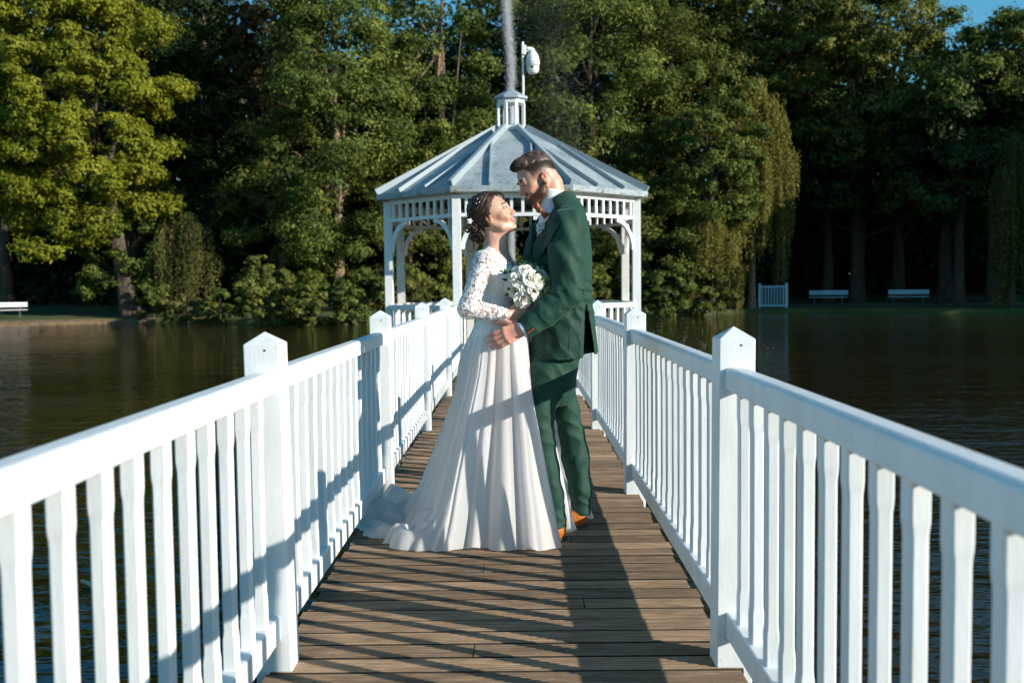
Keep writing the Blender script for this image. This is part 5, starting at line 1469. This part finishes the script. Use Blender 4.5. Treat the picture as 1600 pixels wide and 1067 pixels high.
def skirt():
    nU, nV = 420, 90
    # resample the closed hem outline by arc length
    pts = np.array([[p.x, p.y] for p in FOOT]); pc = np.vstack([pts, pts[:1]]); seg = np.linalg.norm(np.diff(pc, axis=0), axis=1); cs = np.r_[0, np.cumsum(seg)]
    uu = np.linspace(0, cs[-1], nU, endpoint=False); hx = np.interp(uu, cs, pc[:, 0]); hy = np.interp(uu, cs, pc[:, 1])
    for _ in range(3): hx = (np.roll(hx, 1) + hx * 2 + np.roll(hx, -1)) / 4; hy = (np.roll(hy, 1) + hy * 2 + np.roll(hy, -1)) / 4
    wc = np.array(P(786, 505, 4.80)); zw = P(786, 498, 4.8).z
    # waist angle for every hem point: direction from the mean of the hem's core
    cc = np.array([.0, 4.84]); ang = np.unwrap(np.arctan2(hy - cc[1], hx - cc[0]))
    for _ in range(12): ang = (np.roll(np.r_[ang[0] + 0, ang[1:]], 0) )
    ang = np.linspace(ang[0], ang[0] + (-1 if ang[-1] < ang[0] else 1) * 2 * math.pi, nU, endpoint=False) * .35 + ang * .65
    wx = wc[0] + .098 * np.cos(ang); wy = 4.80 + .120 * np.sin(ang)
    u = np.arange(nU) / nU; L = cs[-1]
    r = np.random.default_rng(5)
    ph = uu * 26 + 2.6 * np.interp(u, np.linspace(0, 1, 40), r.normal(size=40)); ph2 = uu * 61 + 2 * np.interp(u, np.linspace(0, 1, 60), r.normal(size=60))
    amp = np.interp(u, np.linspace(0, 1, 30), r.uniform(.5, 1.3, 30)); pleat = np.sin(ph) * amp + .35 * np.sin(ph2)
    pleat = np.sign(pleat) * np.abs(pleat) ** .8
    # trainness: hem points far to the left lie on the floor
    tr = np.clip((-.28 - hx) / .32, 0, 1); tr = tr * tr * (3 - 2 * tr)
    V = np.zeros((nV + 1, nU, 3))
    for j in range(nV + 1):
        v = j / nV
        # fraction of outward travel against fall; the train drops early and then lies along the boards
        zf = np.where(tr > 0, (1 - tr) * (1 - v) + tr * np.clip(1 - v / .72, 0, 1) ** 1.15, 1 - v)
        g_ = (1 - tr) * (v ** .93 * .93 + .07 * v ** 6 + .10 * v * (1 - v)) + tr * (np.where(v < .72, .62 * (v / .72) ** .95, .62 + .38 * ((v - .72) / .28) ** .9))
        g_ = np.clip(g_ + .16 * np.exp(-((v - .10) / .09) ** 2) * 0.35, 0, 1)
        x = wx + (hx - wx) * g_; y = wy + (hy - wy) * g_; z = zw * zf
        nx, ny = hx - cc[0], hy - cc[1]; nn = np.sqrt(nx * nx + ny * ny) + 1e-6; tx = np.gradient(hx); ty = np.gradient(hy); tn = np.sqrt(tx*tx+ty*ty)+1e-9; ox, oy = ty / tn, -tx / tn
        sgn = np.sign(ox * nx / nn + oy * ny / nn); ox, oy = ox * sgn, oy * sgn
        sgx = .7 * nx / nn + .3 * ox; sgy = .7 * ny / nn + .3 * oy
        lft = np.clip((.02 - hx) / .40, 0, 1); A_ = (.0028 + .0125 * v ** 1.3) * (1 + 1.7 * lft) * (1 - .3 * tr) * (pleat + .6 * np.sin(ph * .37 + 1.3 * np.sin(v * 3 + ph * .11)))
        x = x + sgx * A_; y = y + sgy * A_
        # puffy rolls of the train
        puff = tr * np.clip((v - .55) / .15, 0, 1) * np.clip((1.0 - v) / .10, 0, 1) ** .5
        z = z + puff * (.062 + .034 * np.sin(ph * .42 + v * 5) + .022 * np.sin(v * 30 + ph * .22) + .012 * np.sin(v * 14 - ph * .6)) + .004
        z = z + (1 - tr) * .010 * np.maximum(0, pleat) * v ** 10
        V[j, :, 0], V[j, :, 1], V[j, :, 2] = x, y, z
    V = V.reshape(-1, 3); V += np.stack([vnoise(V * np.array([1, 1, .35]), 9, 41), vnoise(V * np.array([1, 1, .35]), 9, 42), 0 * V[:, 0]], 1) * (.009 * np.clip(1 - V[:, 2:3], 0, 1))
    V[:, 2] = np.maximum(V[:, 2], .004)
    I0 = np.arange(nV)[:, None] * nU + np.arange(nU)[None, :]; I1 = np.arange(nV)[:, None] * nU + (np.arange(nU)[None, :] + 1) % nU
    Fc = np.stack([I0, I1, I1 + nU, I0 + nU], -1).reshape(-1, 4)
    return V, Fc
Vk, Fk = skirt()
o = link_mesh('dress_skirt', np_mesh('dress_skirt', Vk - BO, Fk, smooth=True), TULLE, bride)
# thin over-layer of organza, a little wider, with its own folds
# ---- hair: cap, bun and curled locks
bp = lambda p: bh + BM @ (np.array(p) * BS)
HB = Field(bh - .17, bh + .17, .0030)
HB.ell(bp((-.022, 0, .040)), np.array((.098, .086, .092)) * BS, BM, .01)
HB.ell(bp((-.050, 0, .002)), np.array((.062, .074, .066)) * BS, BM, .02)
HB.ell(bp((-.098, 0, -.045)), np.array((.038, .046, .038)) * BS, BM, .02)
bi_ = inv(BM, bh, BS)
I = HB.grid(HB.sl(HB.lo, HB.lo + HB.h * HB.n)); qI = bi_(I.reshape(-1, 3)).reshape(I.shape)
faceside = qI[..., 0] - (.052 - np.clip((.075 - qI[..., 2]) * .62, -.02, .075)) + (np.abs(qI[..., 1]) / .09) ** 2 * .012
HB.a = np.maximum(HB.a, (faceside * .8).astype(np.float32))
HB.a += (vnoise(qI * np.array([.5, 1, 1.]), 70, 51) * .006 + vnoise(qI, 140, 52) * .002).astype(np.float32)
Vq, Fq = HB.surface(); link_mesh('hair', np_mesh('hair', Vq - BO, Fq, smooth=True), HAIRB, bride)
rr = np.random.default_rng(9)
def lock(pts, r0, mat, name='hair_lock'):
    """a lock of 4 twisted sub-strands"""
    pts = [Vector(p) for p in pts]; m = MB(); n = len(pts)
    for s_ in range(4):
        ph = s_ * math.pi / 2; out = []
        for i, p in enumerate(pts):
            d = (pts[min(i+1, n-1)] - pts[max(i-1, 0)]).normalized(); a = d.orthogonal().normalized(); b = d.cross(a); t = i / (n - 1)
            env = math.sin(math.pi * min(1, t * 1.1 + .08)) ** .5 * r0 * .8; th = ph + t * 5
            out.append(p + a * math.cos(th) * env + b * math.sin(th) * env)
        m.tube(out, [r0 * .55 * (math.sin(math.pi * min(.97, .12 + .8 * i / (n-1))) ** .5) for i in range(n)], 5)
    return m.obj(name, mat, bride, smooth=True)
L_ = lambda p: Vector(bp(p)) - Vector(BO)
for i in range(92):  # swept back from the hairline to the bun
    f = rr.uniform(-1.55, 1.55); ab = abs(f); st = np.array([.074 - .030 * ab ** 1.5 * .9, .084 * math.sin(min(1.5, ab)) * np.sign(f), .088 * math.cos(ab * .80) + .012])
    st = st + np.array([-.05, 0, .02]) * rr.random() ** 1.5; en = np.array([-.098, 0, -.030]) + rr.normal(0, 1, 3) * np.array([.010, .026, .016]); P_ = []; wv = rr.uniform(0, 6.28); sw = rr.normal(0, .012)
    for t in np.linspace(0, 1, 12):
        p = st * (1 - t) + en * t + np.array([0, sw * math.sin(t * 3.1), .004 * math.sin(t * 8 + wv)]); c0 = np.array([-.022, 0, .036]); d = p - c0; rad = np.array([.100, .088, .094]); k_ = np.sqrt(((d / rad) ** 2).sum())
        if t < .85: p = c0 + d / max(k_, 1e-3) * (1.0 + .018 * math.sin(t * 10 + wv) + .02 * t)
        P_.append(L_(p))
    lock(P_, rr.uniform(.0022, .0042), HAIRB if rr.random() < .8 else HAIRB2)
for i in range(76):  # curls of the bun
    c = np.array([-.104, 0, -.050]) + np.clip(rr.normal(0, 1, 3), -1.25, 1.25) * np.array([.027, .036, .028]); ax = unit(rr.normal(size=3) + np.array([-.3, -1.0, 0])); a = unit(np.cross(ax, [0, 0, 1])); b = np.cross(ax, a); R0 = rr.uniform(.012, .024); tt = rr.uniform(4.2, 6.6)
    P_ = [L_(c + (a * math.cos(t) + b * math.sin(t)) * R0 * (1 - .25 * t / tt) + ax * .0035 * t) for t in np.linspace(0, tt, 12)]
    lock(P_, rr.uniform(.0035, .0055), HAIRB if rr.random() < .6 else HAIRB2)
def wisp(px, Y0, Y1, r=.0016, mat=None):
    ts = np.linspace(0, len(px) - 1, (len(px) - 1) * 4 + 1); xs = np.interp(ts, range(len(px)), [p[0] for p in px]); ys = np.interp(ts, range(len(px)), [p[1] for p in px])
    for _ in range(6): xs[1:-1] = (xs[:-2] + 2 * xs[1:-1] + xs[2:]) / 4; ys[1:-1] = (ys[:-2] + 2 * ys[1:-1] + ys[2:]) / 4
    P_ = [Vector(P(x, y, Y0 + (Y1 - Y0) * i / (len(xs) - 1))) - Vector(BO) for i, (x, y) in enumerate(zip(xs, ys))]
    MB().tube(P_, [r * (1 - .6 * i / (len(P_) - 1)) for i in range(len(P_))], 5).obj('hair_wisp', mat or HAIRB, bride, smooth=True)
wisp([(744, 378), (742, 386), (739, 392), (734, 394)], 4.74, 4.72, .0018)
wisp([(770, 346), (771, 356), (769, 364), (770, 372), (774, 378)], 4.735, 4.74, .0018, HAIRB2)
wisp([(764, 336), (762, 344), (765, 350)], 4.725, 4.73, .0024)
for dy in (0, .7, 1.4, 2.1): wisp([(766, 302 + dy), (776, 299.3 + dy), (784, 301.5 + dy), (788.5, 307 + dy), (788.8, 312), (786, 313)], 4.77, 4.75, .0030)
wisp([(722, 350), (727, 338), (738, 324)], 4.75, 4.75, .0015)
# hair flowers / pearls
cl = Vector(P(734.5, 345.5, 4.70)) - Vector(BO)
hb_ = MB()
for i in range(5):
    a = 2 * math.pi * i / 5; d = Vector((math.cos(a), -.25, math.sin(a))); e = Vector((-math.sin(a), 0, math.cos(a)))
    hb_.add([cl, cl + d*.008 + e*.006, cl + d*.015, cl + d*.008 - e*.006], [(0, 1, 2, 3)])
hb_.obj('hair_flower', PEARL, bride); MB().lathe([(.001, -.004), (.004, 0), (.001, .004)], 8, tuple(cl + Vector((0, -.006, 0)))).obj('hair_pearl', PEARL, bride, smooth=True)
for (x, y) in ((746, 311), (749, 316), (744, 318)): MB().lathe([(.0005, -.003), (.003, 0), (.0005, .003)], 8, tuple(Vector(P(x, y, 4.725)) - Vector(BO))).obj('hair_pearl', PEARL, bride, smooth=True)
# earring, necklace
e0 = Vector(bp((-.004, -.088, -.040))) - Vector(BO)
MB().tube([e0, e0 + Vector((.001, -.002, -.012)), e0 + Vector((.002, -.002, -.030))], [.0012, .0028, .0012], 8).obj('earring', GOLD, bride)
# ================================================================== bouquet, buttonhole, fountain
PETAL = simple('white_petals', (0.83, 0.82, 0.76), 0.6)
def petal_mat():
    m, nt, b, out = new_mat('cream_petals')
    b.inputs['Base Color'].default_value = (.93, .925, .89, 1); b.inputs['Roughness'].default_value = .6
    tr = N(nt, 'ShaderNodeBsdfTranslucent'); tr.inputs[0].default_value = (.85, .83, .70, 1); mx = N(nt, 'ShaderNodeMixShader'); mx.inputs[0].default_value = .38
    nt.links.new(b.outputs[0], mx.inputs[1]); nt.links.new(tr.outputs[0], mx.inputs[2]); nt.links.new(mx.outputs[0], out.inputs[0]); return m
PETAL = petal_mat()
LEAFG = simple('bouquet_leaf', (0.045, 0.085, 0.018), 0.4, nscale=60, namp=0.4)
LEAFY = simple('yellow_green_buds', (0.30, 0.32, 0.05), 0.6)
STEMG = simple('green_stem', (0.06, 0.12, 0.03), 0.6)
fr_ = np.random.default_rng(21)
def bloom_mesh(R, seed, layers=5, name='bloom'):
    """a full flower of cupped petals in rings, opening along +z"""
    r = np.random.default_rng(seed); V, F_ = [], []
    for L in range(layers):
        t = L / (layers - 1); n = 5 + L; open_ = .18 + .98 * t; rad = R * (.30 + .70 * t)
        for j in range(n):
            a0 = 2 * math.pi * (j + .5 * L) / n + r.normal(0, .12); w = rad * (.62 if L else .5) * r.uniform(.9, 1.15); hgt = R * (1.05 - .25 * t) * r.uniform(.9, 1.1); b = len(V)
            ns, nt_ = 5, 5; wave = r.uniform(0, 6.28)
            for i in range(nt_ + 1):
                s = i / nt_; lean = open_ * s ** 1.3; rr_ = R * .10 + rad * .78 * math.sin(min(1.45, lean * 1.15)) + (R * .13 * max(0, s - .75) * 4 * t); z = -R * .35 + hgt * (s * math.cos(lean * .55)) - (max(0, s - .8) * R * .5 * t)
                ww = w * math.sin(math.pi * min(.93, .12 + .62 * s ** .8)) ** .8
                for k in range(ns + 1):
                    u = k / ns * 2 - 1; ang = a0 + u * ww / max(rr_, R * .2) * .85; q = rr_ - abs(u) ** 2 * R * .05 + r.normal(0, R * .006)
                    V.append((q * math.cos(ang), q * math.sin(ang), z - u * u * R * .10 * s + R * .035 * s * math.sin(u * 5 + wave)))
            for i in range(nt_):
                for k in range(ns): F_.append((b+i*(ns+1)+k, b+i*(ns+1)+k+1, b+(i+1)*(ns+1)+k+1, b+(i+1)*(ns+1)+k))
    return np_mesh(name, np.array(V), np.array(F_), smooth=True)
def leaf_mesh1(L, W, name='leaf', fold=.25):
    m = MB(); ss = [0, .15, .35, .6, .85, 1.0]; ww = [.05, .55, 1, .9, .45, .02]; vs = []
    for s, w in zip(ss, ww): vs += [(s*L, -w*W/2, fold*w*W/2 - .15*L*s*s), (s*L, 0, -.15*L*s*s), (s*L, w*W/2, fold*w*W/2 - .15*L*s*s)]
    fs = []
    for i in range(5): fs += [(3*i, 3*i+1, 3*i+4, 3*i+3), (3*i+1, 3*i+2, 3*i+5, 3*i+4)]
    m.add(vs, fs); return m.mesh(name)
bc = Vector(P(822, 446, 4.665))
bq = empty('bouquet', bc, label='round bouquet of white flowers with green leaves held between bride and groom', cat='bouquet')
bl3 = [bloom_mesh(.040, s) for s in (1, 2, 3)]; small = [bloom_mesh(.022, s, 4) for s in (4, 5)]
def aim(d): return Vector(d).to_track_quat('Z', 'Y').to_euler()
blooms = [((812, 437), .0, 1.18), ((829, 436), .1, 1.22), ((834, 452), .15, 1.05), ((817, 466), .1, 1.2), ((806, 456), -.05, .85), ((842, 440), .15, .9), ((822, 424), .1, .95), ((803, 442), -.1, .8), ((838, 462), .1, .85), ((822, 450), .0, 1.0)]
for i, ((x, y), dd, s) in enumerate(blooms):
    dx, dy = (x - 822) / 325, -(y - 447) / 325; dpt = .085 * math.sqrt(max(.05, 1 - (dx*dx + dy*dy) / .0125))
    p = Vector(P(x, y, 4.665 - dpt)); d = Vector((dx * 1.0 + .05, -dpt * 1.1 - .03, dy + .02)).normalized()
    o = link_mesh('flower', bl3[i % 3], PETAL, bq, p - bc, aim(d)); o.scale = (s * 1.02,) * 3; o.rotation_euler.rotate_axis('Z', fr_.uniform(0, 6))
for (x, y) in ((851, 436), (833, 420), (808, 424), (797, 450), (845, 428), (852, 447)):
    dx, dy = (x - 822) / 325, -(y - 447) / 325; p = Vector(P(x, y, 4.64)); o = link_mesh('small_flower', small[x % 2], PETAL, bq, p - bc, aim((dx, -.10, dy))); o.scale = (1.35,) * 3
LFM = leaf_mesh1(.034, .015); LFM2 = leaf_mesh1(.022, .010)
for i in range(44):
    a = fr_.uniform(0, 2 * math.pi); rr_ = fr_.uniform(.55, 1.05) if i < 26 else fr_.uniform(.2, .7); dx, dz = math.cos(a) * rr_ * .105, math.sin(a) * rr_ * .105
    dpt = .075 * math.sqrt(max(.04, 1 - rr_ * rr_ * .9)) + (0.0 if i < 26 else .028)
    o = link_mesh('leaf', LFM, LEAFG, bq, Vector((dx, -dpt, dz)), (fr_.uniform(-1, 1), -a if False else fr_.uniform(-.6, .6), a)); 
    o.rotation_euler = aim((math.cos(a), -.5 + fr_.normal(0, .3), math.sin(a))); o.rotation_euler.rotate_axis('Y', -math.pi / 2 + fr_.normal(0, .35)); s = fr_.uniform(.6, 1.0); o.scale = (s, s, s)
for i in range(40):
    cx, cz = ((.075, -.045), (.09, -.02), (-.045, -.01), (-.01, .03), (.02, -.075))[i % 5]; p = Vector((cx + fr_.normal(0, .012), -.075 + fr_.normal(0, .008), cz + fr_.normal(0, .012)))
    MB().lathe([(.0005, -.004), (.0042, 0), (.0005, .005)], 6, tuple(p)).obj('bud', LEAFY, bq)
m = MB()
for i in range(12):
    a = fr_.uniform(0, 6.28); e = Vector((math.cos(a)*.03, math.sin(a)*.03, 0)); m.tube([Vector((0, .02, 0)) + e, Vector(P(818, 480, 4.69)) - bc + e*.3, Vector(P(816, 505, 4.70)) - bc + e*.5], .0028, 6)
m.obj('stems', STEMG, bq)
m = MB(); m.lathe([(.02, -.02), (.045, -.015), (.058, .02), (.055, .045), (.02, .05)], 16, (0, .03, 0)); o = m.obj('flower_core', STEMG, bq, smooth=True); o.rotation_euler = (math.radians(90), 0, 0); o.location = (0, .03, .03)

# buttonhole on the groom's lapel
p0, _ = project_front(845, 358, Vj, .018); p0 = Vector(p0)
bo = empty('buttonhole', p0, label="small white rose and rust ribbon pinned to the groom's green lapel", cat='buttonhole')
for (dx, dz, s) in ((-.004, .014, .95), (.006, .010, .75), (-.006, -.006, .85), (.010, .024, .6)):
    o = link_mesh('flower', small[0], PETAL, bo, (dx, -.004, dz), aim((-.3, -1, .25))); o.scale = (s * .85,) * 3
for a in (-.3, .5, 1.3, 2.4): o = link_mesh('leaf', LFM2, LEAFG, bo, (.004, .002, 0), (0, a, 0)); o.rotation_euler = (math.radians(90), a, 0)
MB().beam((-.008, .0, -.022), (.004, .0, -.036), .022, .008).obj('ribbon', RUST, bo); MB().beam((-.002, .002, -.018), (.010, .002, -.040), .010, .006).obj('ribbon', TW, bo)

# ---- fountain jet far behind the gazebo and its drifting drops
def spray_mat():
    m, nt, b, out = new_mat('water_spray')
    b.inputs['Base Color'].default_value = (.85, .88, .9, 1); b.inputs['Roughness'].default_value = .3
    tr = N(nt, 'ShaderNodeBsdfTranslucent'); tr.inputs[0].default_value = (.97, .98, 1, 1); mx = N(nt, 'ShaderNodeMixShader'); mx.inputs[0].default_value = .5
    nt.links.new(b.outputs[0], mx.inputs[1]); nt.links.new(tr.outputs[0], mx.inputs[2]); nt.links.new(mx.outputs[0], out.inputs[0]); return m
SPRAY = spray_mat()
FJ = G(803, 512, WATER_Z); FJ = Vector(P(803, 440, 32)); FJ.z = WATER_Z
def drops(name, C, s, mat, parent=None, org=(0, 0, 0), **kw):
    n = len(C); T = np.array([(0, 0, 1), (.94, 0, -.33), (-.47, .82, -.33), (-.47, -.82, -.33)]); V = (C[:, None, :] + T[None] * s[:, None, None] - np.array(org)).reshape(-1, 3)
    Fq = (np.arange(n)[:, None, None] * 4 + np.array([(0, 1, 2), (0, 2, 3), (0, 3, 1), (1, 3, 2)])[None]).reshape(-1, 3); return tag(link_mesh(name, np_mesh(name, V, Fq), mat, parent), **kw)
ft = empty('fountain', FJ, label='tall thin fountain jet rising from the lake behind the gazebo with drifting spray', cat='fountain')
MB().lathe([(.35, -.25), (.30, .02), (.08, .10), (.04, .22)], 16).obj('nozzle', BLACK, ft)
rj = np.random.default_rng(31); n = 70000; t = rj.random(n) ** 1.1; H_ = 14.0
wj = (.04 + .06 * t) ; C = np.stack([FJ.x - .10 * t + rj.normal(0, 1, n) * wj + .05 * np.sin(t * 23), FJ.y + rj.normal(0, 1, n) * wj, FJ.z + t * H_], 1)
drops('jet', C, rj.uniform(.0045, .011, n), SPRAY, ft, FJ, kind='stuff')
# falling spray blown to the right
n = 26000; t = rj.random(n); x = FJ.x + .5 + 1.6 * (1 - t) ** .8 + rj.normal(0, .60, n) + .0; C = np.stack([x, FJ.y + rj.normal(0, .8, n), FJ.z + 3.0 + t * (H_ - 3.0)], 1)
k = rj.random(n) < np.clip(.25 + .75 * np.exp(-((x - FJ.x - 1.6) / .9) ** 2), 0, 1); C = C[k]
drops('falling_spray', C, rj.uniform(.002, .0058, len(C)), SPRAY, ft, FJ, kind='stuff')
# big splashes where drops land, right of the gazebo
n = 420; c0 = P(1050, 505, 30); C = np.stack([c0.x + rj.normal(0, 1.1, n), 29 + rj.normal(0, 2.0, n), WATER_Z + np.abs(rj.normal(0, 1.0, n)) ** 1.5 * 1.1], 1)
drops('splash', C, rj.uniform(.004, .013, n), SPRAY, ft, FJ, kind='stuff')
n = 400; c0 = P(650, 450, 30); C = np.stack([c0.x + rj.normal(0, 1.3, n) + 0, 29 + rj.normal(0, 2.0, n), WATER_Z + .4 + np.abs(rj.normal(0, 1.0, n))], 1)
drops('splash', C, rj.uniform(.004, .011, n), SPRAY, ft, FJ, kind='stuff')
